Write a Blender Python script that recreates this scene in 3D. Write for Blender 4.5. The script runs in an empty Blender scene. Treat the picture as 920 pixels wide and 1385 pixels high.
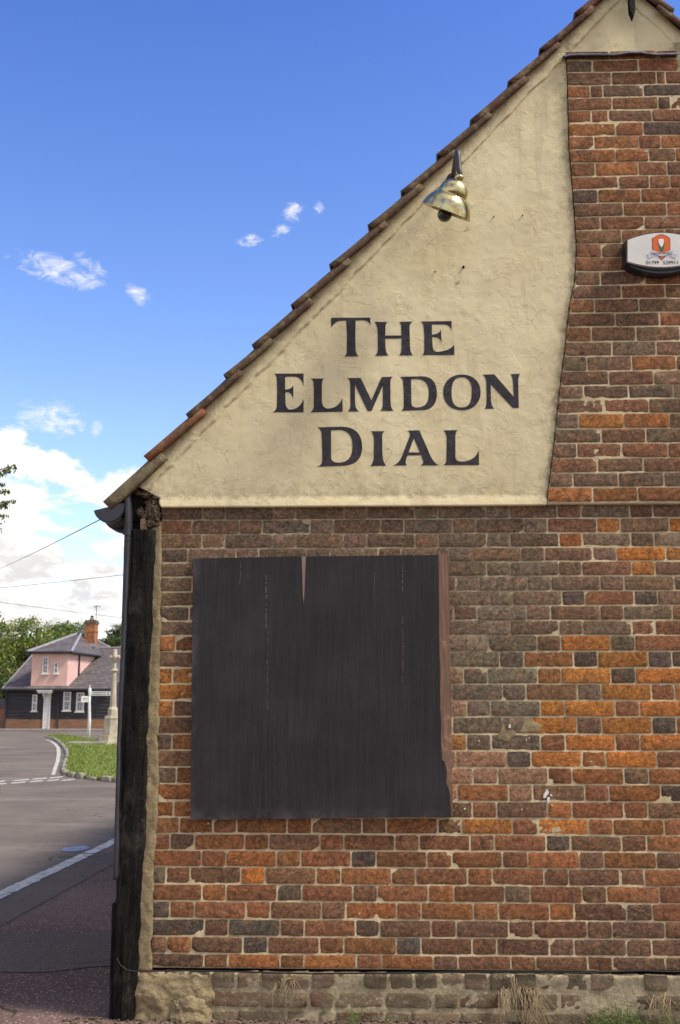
SUN_E = 2.4; SUN_ANG = 12; SKY_STR = .12; EXPO = .95
SKY_SAT = 1.15; SKY_HUE = .504; TINT_LO = (1.42, 1.22, 1.2); TINT_HI = (.62, .72, 1.05)
CLOUD_HI = (5.2, 5.0, 4.75); CLOUD_LO = (3.2, 3.15, 3.2)
WISPS = [(15, 150, 350, 385, 2.9, .9, -.18), (95, 150, 345, 375, 1.2, .5, -.5), (320, 355, 318, 332, .95, .38, .05), (365, 395, 305, 320, .8, .4, .3), (382, 412, 272, 300, .75, .65, 0), (424, 440, 274, 290, .4, .4, 0),
         (25, 110, 540, 592, 2.1, 1.1, -.1), (122, 142, 568, 594, .45, .6, 0), (168, 206, 385, 412, 1.0, .5, -.6)]
import bpy, bmesh, math, random
import numpy as np
from mathutils import Vector, Matrix, noise as mnoise
rnd = random.Random(7)
C = bpy.context.scene.collection
R = math.radians
# ------------------------------------------------------------------ camera
F = 1346.0; CX = 460.0; CY = 692.5
PITCH = R(10.3); YAW = R(1.7); CAMZ = 1.46; CAMY = -4.86
_r = Vector((math.cos(YAW), math.sin(YAW), 0))
_fh = Vector((-math.sin(YAW), math.cos(YAW), 0))
_f = _fh*math.cos(PITCH) + Vector((0, 0, math.sin(PITCH)))
_u = -_fh*math.sin(PITCH) + Vector((0, 0, math.cos(PITCH)))
CAM = Vector((0, CAMY, CAMZ))
def ray(px, py):
    return _f*F + _r*(px-CX) + _u*(CY-py)
def P(px, py, Y=0.0):
    d = ray(px, py); t = (Y-CAM.y)/d.y
    return CAM + d*t
SL = 0.010
def gz(x, y): return -SL*y if y > 0 else 0.0
def G(px, py, dz=0.0):
    d = ray(px, py); t = -CAM.z/d.z
    if (CAM+d*t).y > 0:
        t = -(CAM.z + SL*CAM.y)/(d.z + SL*d.y)
    p = CAM + d*t
    p.z += dz
    return p
cam_d = bpy.data.cameras.new('camera'); cam = bpy.data.objects.new('camera', cam_d); C.objects.link(cam)
M = Matrix((( _r.x, _u.x, -_f.x, 0), (_r.y, _u.y, -_f.y, 0), (_r.z, _u.z, -_f.z, 0), (0, 0, 0, 1)))
cam.matrix_world = Matrix.Translation(CAM) @ M
cam_d.sensor_fit = 'VERTICAL'; cam_d.sensor_height = 36; cam_d.sensor_width = 24
cam_d.lens = F/1385*36; cam_d.clip_end = 3000
cam_d.dof.use_dof = True; cam_d.dof.focus_distance = 4.9; cam_d.dof.aperture_fstop = 6.3
bpy.context.scene.camera = cam
# ------------------------------------------------------------------ helpers
def lin(c):
    return tuple(((v/255)/12.92 if v/255 <= .04045 else ((v/255+.055)/1.055)**2.4) for v in c)
def link(o, parent=None):
    C.objects.link(o)
    if parent is not None: o.parent = parent
    return o
def mesh_obj(name, verts, faces, mat, parent=None, smooth=False, col=None, attr='tint'):
    me = bpy.data.meshes.new(name)
    if parent is not None:
        pl = parent_world(parent)
        verts = [(v[0]-pl.x, v[1]-pl.y, v[2]-pl.z) for v in verts]
    me.from_pydata([tuple(v) for v in verts], [], [tuple(f) for f in faces])
    if mat is not None: me.materials.append(mat)
    if col is not None:
        a = me.color_attributes.new(attr, 'FLOAT_COLOR', 'POINT')
        arr = np.ones((len(verts), 4), dtype=np.float32); arr[:, :3] = np.array(col, dtype=np.float32)
        a.data.foreach_set('color', arr.ravel())
    if smooth: me.polygons.foreach_set('use_smooth', [True]*len(me.polygons))
    me.update()
    return link(bpy.data.objects.new(name, me), parent)
def parent_world(p):
    v = Vector((0, 0, 0))
    while p is not None:
        v += p.location; p = p.parent
    return v
def empty(name, loc, label, cat, group=None):
    o = bpy.data.objects.new(name, None); o.empty_display_size = .2
    C.objects.link(o); o.location = loc
    o['label'] = label; o['category'] = cat
    if group: o['group'] = group
    return o
def tag(o, label=None, cat=None, group=None, kind=None):
    if label: o['label'] = label
    if cat: o['category'] = cat
    if group: o['group'] = group
    if kind: o['kind'] = kind
    return o
class MB:
    """collects shapes in world coordinates for one mesh object"""
    def __init__(s): s.v = []; s.f = []; s.c = []
    def add(s, vs, fs, col=(1, 1, 1)):
        b = len(s.v); s.v += [tuple(v) for v in vs]; s.f += [tuple(i+b for i in f) for f in fs]
        s.c += [col]*len(vs)
    def box(s, x0, x1, y0, y1, z0, z1, col=(1, 1, 1)):
        v = [(x, y, z) for x in (x0, x1) for y in (y0, y1) for z in (z0, z1)]
        s.add(v, [(0, 1, 3, 2), (4, 6, 7, 5), (0, 4, 5, 1), (2, 3, 7, 6), (0, 2, 6, 4), (1, 5, 7, 3)], col)
    def bbox(s, x0, x1, y0, y1, z0, z1, b=.004, col=(1, 1, 1)):
        bm = bmesh.new(); bmesh.ops.create_cube(bm, size=1)
        for v in bm.verts:
            v.co = Vector(((x0+x1)/2+v.co.x*(x1-x0), (y0+y1)/2+v.co.y*(y1-y0), (z0+z1)/2+v.co.z*(z1-z0)))
        bmesh.ops.bevel(bm, geom=bm.edges[:], offset=b, segments=2, affect='EDGES', profile=.6)
        s.bm(bm, col)
    def bm(s, bm, col=(1, 1, 1)):
        bm.verts.index_update()
        s.add([v.co.copy() for v in bm.verts], [[v.index for v in f.verts] for f in bm.faces], col); bm.free()
    def tube(s, pts, rad, n=8, col=(1, 1, 1), cap=True):
        pts = [Vector(p) for p in pts]
        if not isinstance(rad, (list, tuple)): rad = [rad]*len(pts)
        rings = []
        prev = None
        for i, p in enumerate(pts):
            d = (pts[min(i+1, len(pts)-1)] - pts[max(i-1, 0)]).normalized()
            a = prev if prev is not None else (Vector((0, 0, 1)) if abs(d.z) < .9 else Vector((1, 0, 0)))
            x = (a - d*a.dot(d)).normalized(); prev = x; y = d.cross(x)
            rings.append([p + x*math.cos(2*math.pi*k/n)*rad[i] + y*math.sin(2*math.pi*k/n)*rad[i] for k in range(n)])
        v = [q for r_ in rings for q in r_]; f = []
        for i in range(len(pts)-1):
            for k in range(n):
                f.append((i*n+k, i*n+(k+1) % n, (i+1)*n+(k+1) % n, (i+1)*n+k))
        if cap: f += [tuple(range(n-1, -1, -1)), tuple(range((len(pts)-1)*n, len(pts)*n))]
        s.add(v, f, col)
    def lathe(s, c, axis, prof, n=32, col=(1, 1, 1)):
        """prof: list of (radius, along) about c in direction axis"""
        axis = Vector(axis).normalized(); c = Vector(c)
        a = Vector((1, 0, 0)) if abs(axis.x) < .9 else Vector((0, 0, 1))
        x = (a-axis*a.dot(axis)).normalized(); y = axis.cross(x)
        v = []; f = []
        for r_, h in prof:
            for k in range(n):
                t = 2*math.pi*k/n; v.append(c+axis*h+x*(r_*math.cos(t))+y*(r_*math.sin(t)))
        for i in range(len(prof)-1):
            for k in range(n):
                f.append((i*n+k, i*n+(k+1) % n, (i+1)*n+(k+1) % n, (i+1)*n+k))
        s.add(v, f, col)
    def prism(s, pts, off, col=(1, 1, 1)):
        """closed polygon pts extruded by vector off"""
        n = len(pts); off = Vector(off)
        v = [Vector(p) for p in pts] + [Vector(p)+off for p in pts]
        f = [tuple(range(n)), tuple(range(2*n-1, n-1, -1))] + [(i, i+n, (i+1) % n+n, (i+1) % n) for i in range(n)]
        s.add(v, f, col)
    def build(s, name, mat, parent=None, smooth=False, color=False):
        o = mesh_obj(name, s.v, s.f, mat, parent, smooth, s.c if color else None)
        bm = bmesh.new(); bm.from_mesh(o.data); bmesh.ops.recalc_face_normals(bm, faces=bm.faces[:]); bm.to_mesh(o.data); bm.free()
        return o
def interp(x, tab):
    if x <= tab[0][0]: return tab[0][1]
    for (a, b), (c, d) in zip(tab, tab[1:]):
        if x <= c: return b+(d-b)*(x-a)/(c-a)
    return tab[-1][1]
def fbm(x, y, z=0.0, o=4):
    return mnoise.fractal(Vector((x, y, z)), 1.0, 2.0, o, noise_basis='PERLIN_ORIGINAL')
# ------------------------------------------------------------------ node helpers
class NT:
    def __init__(s, name):
        s.m = bpy.data.materials.new(name); s.m.use_nodes = True; s.t = s.m.node_tree
        s.b = s.t.nodes['Principled BSDF']; s.tc = s.n('ShaderNodeTexCoord')
        s.geo = s.n('ShaderNodeNewGeometry'); s.pos = s.geo.outputs['Position']
    def n(s, ty, **kw):
        nd = s.t.nodes.new(ty)
        for k, v in kw.items(): setattr(nd, k, v)
        return nd
    def set(s, inp, val):
        if hasattr(val, 'links') or isinstance(val, bpy.types.NodeSocket): s.t.links.new(val, inp)
        else:
            if isinstance(val, (tuple, list)) and len(val) == 3 and inp.type == 'RGBA': val = (*val, 1)
            inp.default_value = val
    def mapping(s, scale=(1, 1, 1), rot=(0, 0, 0), loc=(0, 0, 0)):
        mp = s.n('ShaderNodeMapping'); s.t.links.new(s.pos, mp.inputs[0])
        mp.inputs['Scale'].default_value = scale; mp.inputs['Rotation'].default_value = rot; mp.inputs['Location'].default_value = loc
        return mp.outputs[0]
    def noise(s, scale, detail=4, rough=.6, vec=None, dist=0, w=None):
        nd = s.n('ShaderNodeTexNoise'); s.t.links.new(vec or s.pos, nd.inputs['Vector'])
        nd.inputs['Scale'].default_value = scale; nd.inputs['Detail'].default_value = detail
        nd.inputs['Roughness'].default_value = rough; nd.inputs['Distortion'].default_value = dist
        return nd.outputs['Fac']
    def vor(s, scale, feature='F1', vec=None, rand=1):
        nd = s.n('ShaderNodeTexVoronoi', feature=feature); s.t.links.new(vec or s.pos, nd.inputs['Vector'])
        nd.inputs['Scale'].default_value = scale; nd.inputs['Randomness'].default_value = rand
        return nd.outputs[0]
    def ramp(s, fac, lo, hi, a=0.0, b=1.0, smooth=True):
        nd = s.n('ShaderNodeMapRange', interpolation_type='SMOOTHSTEP' if smooth else 'LINEAR'); nd.clamp = True if not smooth else nd.clamp
        s.set(nd.inputs[0], fac); nd.inputs[1].default_value = lo; nd.inputs[2].default_value = hi
        s.set(nd.inputs[3], a); s.set(nd.inputs[4], b)
        return nd.outputs[0]
    def math(s, op, a, b=0.0, c=None, clamp=False):
        nd = s.n('ShaderNodeMath', operation=op, use_clamp=clamp); s.set(nd.inputs[0], a); s.set(nd.inputs[1], b)
        if c is not None: s.set(nd.inputs[2], c)
        return nd.outputs[0]
    def mix(s, fac, a, b, mode='MIX'):
        nd = s.n('ShaderNodeMix', data_type='RGBA', blend_type=mode)
        s.set(nd.inputs[0], fac); s.set(nd.inputs[6], a); s.set(nd.inputs[7], b)
        return nd.outputs[2]
    def attr(s, name):
        nd = s.n('ShaderNodeAttribute'); nd.attribute_name = name; return nd.outputs['Color']
    def sep(s, vec=None):
        nd = s.n('ShaderNodeSeparateXYZ'); s.t.links.new(vec or s.pos, nd.inputs[0]); return nd.outputs
    def bump(s, h, strength=.5, dist=.01, normal=None):
        nd = s.n('ShaderNodeBump'); nd.inputs['Strength'].default_value = strength; nd.inputs['Distance'].default_value = dist
        s.set(nd.inputs['Height'], h)
        if normal is not None: s.t.links.new(normal, nd.inputs['Normal'])
        return nd.outputs[0]
    def done(s, color=None, rough=None, normal=None, metal=None, spec=None):
        if color is not None: s.set(s.b.inputs['Base Color'], color)
        if rough is not None: s.set(s.b.inputs['Roughness'], rough)
        if metal is not None: s.set(s.b.inputs['Metallic'], metal)
        if spec is not None: s.set(s.b.inputs['Specular IOR Level'], spec)
        if normal is not None: s.t.links.new(normal, s.b.inputs['Normal'])
        return s.m
def simple(name, rgb, rough=.8, var=.15, scale=8, bump=.3, metal=0, spec=.3, bscale=60, dist=.003):
    t = NT(name); c = lin(rgb)
    n1 = t.noise(scale, 5, .65)
    col = t.mix(t.ramp(n1, .3, .7), tuple(v*(1-var) for v in c), tuple(min(1, v*(1+var)) for v in c))
    return t.done(col, rough, t.bump(t.noise(bscale, 4), bump, dist), metal, spec)
# ------------------------------------------------------------------ materials
def mat_brick():
    t = NT('old_brick')
    base = t.attr('tint')
    n1 = t.noise(9, 5, .7); n2 = t.noise(45, 5, .7); n3 = t.noise(3.2, 4, .6)
    c = t.mix(t.ramp(n1, .3, .72, .0, .5), base, lin((100, 84, 68)))
    c = t.mix(t.ramp(t.noise(26, 6, .75, t.mapping((.5, 1, 1.6))), .5, .66, 0, .45), c, lin((178, 120, 78)))
    k = t.math('MULTIPLY', t.ramp(n2, .28, .75, .6, 1.34), t.ramp(t.noise(220, 3, .7), .3, .7, .82, 1.18))
    kc = t.n('ShaderNodeCombineColor'); [t.set(kc.inputs[i], k) for i in range(3)]
    c = t.mix(1.0, c, kc.outputs[0], 'MULTIPLY')
    # dark sooty crust in patches, pale mortar smears and specks
    c = t.mix(t.ramp(t.noise(16, 6, .75), .56, .70, 0, .6), c, lin((58, 50, 47)))
    c = t.mix(t.ramp(t.noise(21, 7, .8, dist=.6), .61, .72, 0, .55), c, lin((176, 160, 134)))
    c = t.mix(t.ramp(t.noise(130, 3, .6), .69, .75, 0, .75), c, lin((205, 192, 165)))
    rg_ = t.math('ABSOLUTE', t.math('SUBTRACT', t.noise(17, 6, .7, dist=1.2), .5))
    c = t.mix(t.math('MULTIPLY', t.ramp(rg_, 0, .014, .4, 0), t.ramp(n3, .42, .56)), c, lin((48, 40, 34)))
    # hair-thin pale scratches / root marks
    sc = t.vor(14, 'DISTANCE_TO_EDGE', t.mapping((1, 1, 1.6), (0, .5, 0)))
    c = t.mix(t.math('MULTIPLY', t.ramp(sc, 0, .012, .45, 0), t.ramp(n3, .5, .62)), c, lin((190, 175, 150)))
    h = t.math('ADD', t.math('MULTIPLY', t.noise(70, 6, .75), 1.0), t.math('MULTIPLY', t.noise(18, 5, .7), .9))
    pit = t.ramp(t.vor(95), .0, .22, -.35, 0)
    h = t.math('ADD', h, t.math('MULTIPLY', pit, t.ramp(n1, .45, .6))); h = t.math('SUBTRACT', h, t.ramp(rg_, 0, .02, .35, 0))
    return t.done(c, .92, t.bump(h, .9, .008), spec=.12)
def mat_mortar():
    t = NT('lime_mortar')
    n1 = t.noise(6, 5, .7); n2 = t.noise(60, 4, .7)
    z = t.sep()[2]; x = t.sep()[0]
    c = t.mix(t.ramp(n1, .35, .65), lin((220, 202, 160)), lin((184, 164, 126)))
    # older dirtier pointing high on the wall under the render and low near the plinth
    dirt = t.math('MULTIPLY', t.ramp(z, 1.9, 2.25, 0, 1), t.ramp(z, 2.5, 2.56, 1, 0))
    dirt = t.math('MULTIPLY', dirt, t.ramp(x, .35, .95, .8, .1))
    zx0, zx1 = P(600, 800).x, P(765, 800).x; zz0, zz1 = P(690, 960).z, P(690, 870).z
    d2 = t.math('MULTIPLY', t.math('MULTIPLY', t.ramp(x, zx0-.1, zx0, 0, 1), t.ramp(x, zx1, zx1-.25, 0, .8)), t.math('MULTIPLY', t.ramp(z, zz0, zz1, 0, 1), t.ramp(z, 2.5, 2.56, 1, 0)))
    dirt = t.math('MAXIMUM', dirt, d2)
    c = t.mix(t.math('MULTIPLY', dirt, t.ramp(n1, .2, .6, .5, 1)), c, lin((112, 98, 80)))
    c = t.mix(t.ramp(z, .25, .20, 0, .85), c, lin((140, 127, 102)))
    c = t.mix(t.ramp(n2, .3, .8, 0, .6), c, lin((218, 202, 164)))
    c = t.mix(t.ramp(t.noise(24, 5, .8), .62, .72, 0, .6), c, lin((96, 84, 68)))
    h = t.math('ADD', t.noise(150, 4, .8), t.math('MULTIPLY', t.noise(40, 5, .7), 1.5))
    return t.done(c, .95, t.bump(h, .9, .006), spec=.15)
def mat_plinth():
    t = NT('plinth_brick')
    base = t.attr('tint')
    c = t.mix(t.ramp(t.noise(13, 6, .75), .38, .62, 0, .75), base, lin((128, 116, 90)))
    c = t.mix(t.ramp(t.noise(28, 6, .8), .52, .66, 0, .8), c, lin((166, 156, 130)))
    c = t.mix(t.ramp(t.noise(9, 6, .7), .58, .70, 0, .7), c, lin((62, 55, 44)))
    c = t.mix(t.ramp(t.noise(5, 5, .7), .62, .74, 0, .4), c, lin((98, 98, 66)))
    h = t.math('ADD', t.noise(60, 6, .8), t.math('MULTIPLY', t.noise(16, 6, .75), 1.4))
    return t.done(c, .95, t.bump(h, 1, .012), spec=.15)
def render_bump(t):
    lump = t.noise(1.6, 4, .5); 
    terr = t.ramp(t.noise(5.5, 9, .62, dist=.4), .50, .525)
    terr2 = t.ramp(t.noise(9, 9, .68, dist=.9), .57, .60)
    fine = t.noise(120, 5, .75); mid = t.noise(28, 5, .65)
    h = t.math('ADD', t.math('MULTIPLY', terr, .42), t.math('MULTIPLY', terr2, .55))
    h = t.math('ADD', h, t.math('MULTIPLY', mid, .42)); h = t.math('ADD', h, t.math('MULTIPLY', fine, .26))
    pits = t.math('MULTIPLY', t.ramp(t.vor(55), .05, .16, -.5, 0), t.ramp(t.noise(3, 4, .7), .52, .62))
    crack = t.vor(4.2, 'DISTANCE_TO_EDGE', t.mix(.22, t.pos, t.n_noisecol(5)))
    cm = t.math('MULTIPLY', t.ramp(crack, 0, .007, 1, 0), t.ramp(t.noise(3.3, 5, .7), .57, .62))
    h = t.math('ADD', h, pits); h = t.math('SUBTRACT', h, t.math('MULTIPLY', cm, .5))
    return h, cm, pits, terr2, mid
def _nc(s, scale):
    nd = s.n('ShaderNodeTexNoise'); s.t.links.new(s.pos, nd.inputs['Vector']); nd.inputs['Scale'].default_value = scale
    return nd.outputs['Color']
NT.n_noisecol = _nc
def mat_render():
    t = NT('cream_render')
    h, cm, pits, terr2, mid = render_bump(t)
    c = t.mix(t.ramp(t.noise(2.2, 5, .6), .3, .7), lin((220, 206, 164)), lin((211, 195, 152)))
    c = t.mix(t.ramp(t.noise(9, 6, .7), .5, .72, 0, .4), c, lin((178, 158, 116)))
    c = t.mix(t.math('MULTIPLY', terr2, .22), c, lin((224, 208, 166)))
    c = t.mix(t.ramp(t.noise(60, 5, .8), .62, .74, 0, .5), c, lin((150, 132, 98)))
    # vertical dirt wash and edge grime (attribute painted from distance to eroded edges)
    st = t.noise(3.5, 5, .7, t.mapping((3, 3, .35)))
    c = t.mix(t.ramp(st, .55, .72, 0, .35), c, lin((164, 142, 104)))
    a = t.n('ShaderNodeAttribute'); a.attribute_name = 'grime'
    g = t.math('MULTIPLY', a.outputs['Fac'], t.ramp(t.noise(22, 7, .8), .42, .62, .15, 1))
    c = t.mix(g, c, lin((104, 92, 66)))
    c = t.mix(t.math('MULTIPLY', cm, .75), c, lin((92, 78, 56)))
    c = t.mix(t.math('MULTIPLY', pits, -1.2, clamp=True), c, lin((110, 94, 66)))
    return t.done(c, .9, t.bump(h, .6, .0034), spec=.2)
def mat_letter():
    t = NT('black_lettering_paint')
    h, cm, pits, terr2, mid = render_bump(t)
    c = t.mix(t.ramp(mid, .3, .7), lin((46, 43, 46)), lin((62, 58, 60)))
    c = t.mix(t.math('MULTIPLY', t.ramp(t.noise(70, 4, .8), .64, .7), t.ramp(t.noise(8, 3), .45, .6)), c, lin((130, 116, 96)))
    return t.done(c, .7, t.bump(h, .6, .007), spec=.2)
def mat_cement():
    t = NT('cement_fillet')
    c = t.mix(t.ramp(t.noise(12, 6, .7), .3, .7), lin((168, 150, 112)), lin((132, 116, 88)))
    c = t.mix(t.ramp(t.noise(90, 3, .8), .62, .7, 0, .8), c, lin((208, 196, 168)))
    c = t.mix(t.ramp(t.noise(30, 5, .8), .58, .7, 0, .6), c, lin((86, 76, 58)))
    h = t.math('ADD', t.noise(110, 5, .8), t.math('MULTIPLY', t.noise(22, 6, .7), 1.6))
    return t.done(c, .95, t.bump(h, 1, .008), spec=.15)
def mat_blacktimber():
    t = NT('tarred_timber')
    g = t.noise(9, 7, .75, t.mapping((5, 5, .35)), .5)
    c = t.mix(t.ramp(g, .35, .7), lin((14, 12, 10)), lin((44, 39, 33)))
    c = t.mix(t.ramp(t.noise(3.2, 5, .7), .55, .7, 0, .5), c, lin((76, 72, 62)))
    c = t.mix(t.ramp(t.noise(7, 6, .8, t.mapping((1.5, 1.5, .5))), .55, .72, 0, .6), c, lin((96, 86, 74)))
    c = t.mix(t.ramp(t.noise(60, 5, .8), .66, .72, 0, .9), c, lin((160, 150, 130)))
    ck = t.noise(6, 6, .7, t.mapping((9, 9, .22)), .8)
    c = t.mix(t.ramp(t.math('ABSOLUTE', t.math('SUBTRACT', ck, .5)), 0, .012, .9, 0), c, lin((6, 5, 5)))
    h = t.math('ADD', t.math('MULTIPLY', g, 1.6), t.noise(40, 5, .7)); h = t.math('SUBTRACT', h, t.ramp(t.math('ABSOLUTE', t.math('SUBTRACT', ck, .5)), 0, .02, 1.2, 0))
    return t.done(c, t.ramp(t.noise(5, 4), .3, .7, .55, .9), t.bump(h, 1, .014), spec=.18)
def mat_board():
    t = NT('black_board_paint')
    g = t.noise(7, 7, .7, t.mapping((14, 1, .5)))
    c = t.mix(t.ramp(g, .35, .7), lin((38, 35, 36)), lin((49, 45, 45)))
    c = t.mix(t.ramp(t.noise(2.4, 5, .6), .42, .72, 0, .5), c, lin((62, 56, 55)))
    zb_ = P(433, 1108, -.03).z; xb_ = P(259, 930, -.03).x
    ed = t.math('MAXIMUM', t.ramp(t.sep()[2], zb_+.07, zb_, 0, 1), t.ramp(t.sep()[0], xb_+.045, xb_, 0, .8))
    c = t.mix(t.math('MULTIPLY', ed, t.ramp(t.noise(5, 6, .75), .42, .66, 0, .55)), c, lin((96, 88, 86)))
    # fine vertical paint splits showing pale ply
    v = t.noise(5, 5, .7, t.mapping((13, 1, .16)))
    c = t.mix(t.math('MULTIPLY', t.ramp(t.math('ABSOLUTE', t.math('SUBTRACT', v, .5)), .0, .0035, .5, 0), t.ramp(t.noise(1.6, 3), .5, .65)), c, lin((150, 128, 104)))
    c = t.mix(t.ramp(t.noise(130, 3, .7), .72, .76, 0, .6), c, lin((150, 142, 132)))
    return t.done(c, .62, t.bump(t.math('ADD', g, t.math('MULTIPLY', t.noise(90, 3), .3)), .22, .003), spec=.22)
def mat_rawwood():
    t = NT('weathered_brown_timber')
    g = t.noise(10, 6, .7, t.mapping((12, 1, .5)))
    c = t.mix(t.ramp(g, .3, .7), lin((142, 112, 90)), lin((108, 84, 68)))
    c = t.mix(t.ramp(t.noise(14, 5, .7), .55, .7, 0, .5), c, lin((176, 138, 108)))
    return t.done(c, .85, t.bump(g, .6, .004), spec=.2)
def mat_tile():
    t = NT('clay_tile')
    base = t.attr('tint')
    c = t.mix(t.ramp(t.noise(10, 6, .75), .36, .60, 0, .7), base, lin((84, 68, 55)))
    c = t.mix(t.ramp(t.noise(18, 6, .8), .48, .62, 0, .8), c, lin((128, 118, 84)))
    c = t.mix(t.ramp(t.noise(50, 5, .8), .62, .70, 0, .7), c, lin((170, 158, 130)))
    c = t.mix(t.ramp(t.noise(6, 5, .7), .55, .68, 0, .6), c, lin((44, 38, 34)))
    return t.done(c, .9, t.bump(t.math('ADD', t.noise(60, 6, .8), t.noise(14, 5, .7)), .9, .008), spec=.2)
def mat_asphalt(name, a, b, speck, rough=.85, sc=(.5, 40)):
    t = NT(name)
    c = t.mix(t.ramp(t.noise(.55, 5, .6), .35, .65), lin(a), lin(b))
    st = t.noise(.8, 4, .6, t.mapping((.25, 1.6, 1)))
    c = t.mix(t.ramp(st, .5, .7, 0, .35), c, lin(tuple(min(255, v*1.25) for v in a)))
    c = t.mix(t.ramp(t.noise(7, 6, .75), .5, .75, 0, .5), c, lin(tuple(v*.75 for v in b)))
    c = t.mix(t.ramp(t.vor(sc[1]*1.6), .12, .34, .65, 0), c, lin(speck))
    c = t.mix(t.ramp(t.noise(sc[1]*.9, 4, .8), .60, .75, 0, .7), c, lin(tuple(v*.5 for v in b)))
    c = t.mix(t.ramp(t.noise(sc[1], 3, .7), .70, .75, 0, .9), c, lin((190, 180, 165)))
    kr = t.vor(1.1, 'DISTANCE_TO_EDGE', t.mix(.3, t.pos, t.n_noisecol(2.5)))
    c = t.mix(t.math('MULTIPLY', t.ramp(kr, 0, .012, .8, 0), t.ramp(t.noise(.7, 3), .52, .6)), c, lin(tuple(v*.45 for v in b)))
    h = t.math('ADD', t.vor(sc[1]*1.8), t.math('MULTIPLY', t.noise(12, 4), .5))
    return t.done(c, .95, t.bump(h, .9, .007), spec=.1)
def mat_grass():
    t = NT('lawn_grass')
    c = t.mix(t.ramp(t.noise(1.3, 5, .6), .35, .65), lin((134, 146, 58)), lin((112, 128, 50)))
    c = t.mix(t.ramp(t.noise(6, 5, .7), .5, .7, 0, .5), c, lin((164, 164, 92)))
    c = t.mix(t.ramp(t.noise(30, 5, .8), .45, .7, 0, .7), c, lin((62, 84, 30)))
    return t.done(c, .9, t.bump(t.noise(40, 6, .8), 1, .04), spec=.15)
def mat_leaf():
    t = NT('leaf'); base = t.attr('tint')
    m = t.done(base, .55, spec=.3)
    t.b.inputs['Subsurface Weight'].default_value = 0
    tr = t.n('ShaderNodeBsdfTranslucent'); t.t.links.new(base, tr.inputs[0])
    mx = t.n('ShaderNodeMixShader'); mx.inputs[0].default_value = .3
    out = [n for n in t.t.nodes if n.type == 'OUTPUT_MATERIAL'][0]
    t.t.links.new(t.b.outputs[0], mx.inputs[1]); t.t.links.new(tr.outputs[0], mx.inputs[2]); t.t.links.new(mx.outputs[0], out.inputs[0])
    return m
def mat_paint_line():
    t = NT('worn_white_road_paint')
    c = t.mix(t.ramp(t.noise(14, 6, .8), .46, .62, 0, .85), lin((196, 190, 174)), lin((122, 114, 106)))
    return t.done(c, .8, t.bump(t.noise(60, 4), .5, .004))
def mat_brass():
    t = NT('polished_brass')
    c = t.mix(t.ramp(t.noise(14, 6, .75), .46, .66, 0, .8), lin((196, 182, 132)), lin((112, 98, 66)))
    return t.done(c, t.ramp(t.noise(20, 5, .7), .3, .75, .12, .4), t.bump(t.noise(9, 3), .12, .02), metal=1.0)
def mat_slate(name='slate_roof', a=(112, 102, 96), b=(88, 80, 75)):
    t = NT(name)
    w = t.n('ShaderNodeTexBrick'); mp = t.mapping((1, 1, 1)); 
    z = t.sep()[2]; x = t.sep()[0]
    cx = t.n('ShaderNodeCombineXYZ'); t.set(cx.inputs[0], x); t.set(cx.inputs[1], z)
    t.t.links.new(cx.outputs[0], w.inputs[0]); w.inputs['Scale'].default_value = 1
    w.inputs['Brick Width'].default_value = .3; w.inputs['Row Height'].default_value = .12; w.inputs['Mortar Size'].default_value = .012
    w.inputs['Color1'].default_value = (*lin(a), 1); w.inputs['Color2'].default_value = (*lin(b), 1); w.inputs['Mortar'].default_value = (*lin((52, 48, 50)), 1)
    c = t.mix(t.ramp(t.noise(1.2, 5, .7), .45, .7, 0, .5), w.outputs[0], lin((112, 104, 92)))
    return t.done(c, .75, t.bump(w.outputs[1], .4, -.02), spec=.3)
def mat_weatherboard():
    t = NT('black_weatherboard')
    c = t.mix(t.ramp(t.noise(2, 5, .7, t.mapping((.5, 1, 6))), .3, .7), lin((44, 42, 44)), lin((66, 62, 62)))
    return t.done(c, .7, spec=.3)
def mat_redbrick():
    t = NT('far_brickwork')
    w = t.n('ShaderNodeTexBrick'); z = t.sep()[2]; x = t.sep()[0]; y = t.sep()[1]
    cx = t.n('ShaderNodeCombineXYZ'); t.set(cx.inputs[0], t.math('ADD', x, y)); t.set(cx.inputs[1], z)
    t.t.links.new(cx.outputs[0], w.inputs[0]); w.inputs['Scale'].default_value = 1
    w.inputs['Brick Width'].default_value = .23; w.inputs['Row Height'].default_value = .075; w.inputs['Mortar Size'].default_value = .008
    w.inputs['Color1'].default_value = (*lin((158, 98, 62)), 1); w.inputs['Color2'].default_value = (*lin((118, 84, 62)), 1); w.inputs['Mortar'].default_value = (*lin((140, 122, 98)), 1)
    c = t.mix(t.ramp(t.noise(2, 5, .7), .45, .7, 0, .6), w.outputs[0], lin((104, 90, 72)))
    return t.done(c, .9)
BRICK = mat_brick(); MORTAR = mat_mortar(); PLINTH = mat_plinth(); RENDER = mat_render(); LETTER = mat_letter()
CEMENT = mat_cement(); TIMBER = mat_blacktimber(); BOARD = mat_board(); RAW = mat_rawwood(); TILE = mat_tile()
ROADM = mat_asphalt('road_asphalt', (122, 110, 98), (104, 94, 84), (152, 138, 122))
PAVEM = mat_asphalt('pavement_asphalt', (116, 94, 84), (92, 74, 66), (186, 158, 138), sc=(.6, 26))
PATCHM = mat_asphalt('patch_asphalt', (108, 94, 84), (94, 82, 74), (148, 132, 116))
GRASS = mat_grass(); LEAF = mat_leaf(); LINE = mat_paint_line(); BRASS = mat_brass()
SLATE = mat_slate(); WB = mat_weatherboard(); FBRICK = mat_redbrick()
BARK = simple('bark', (92, 78, 62), .9, .3, 6, .8, bscale=30, dist=.02)
PLASTIC = simple('black_plastic', (40, 40, 46), .35, .15, 10, .15, spec=.5)
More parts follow.
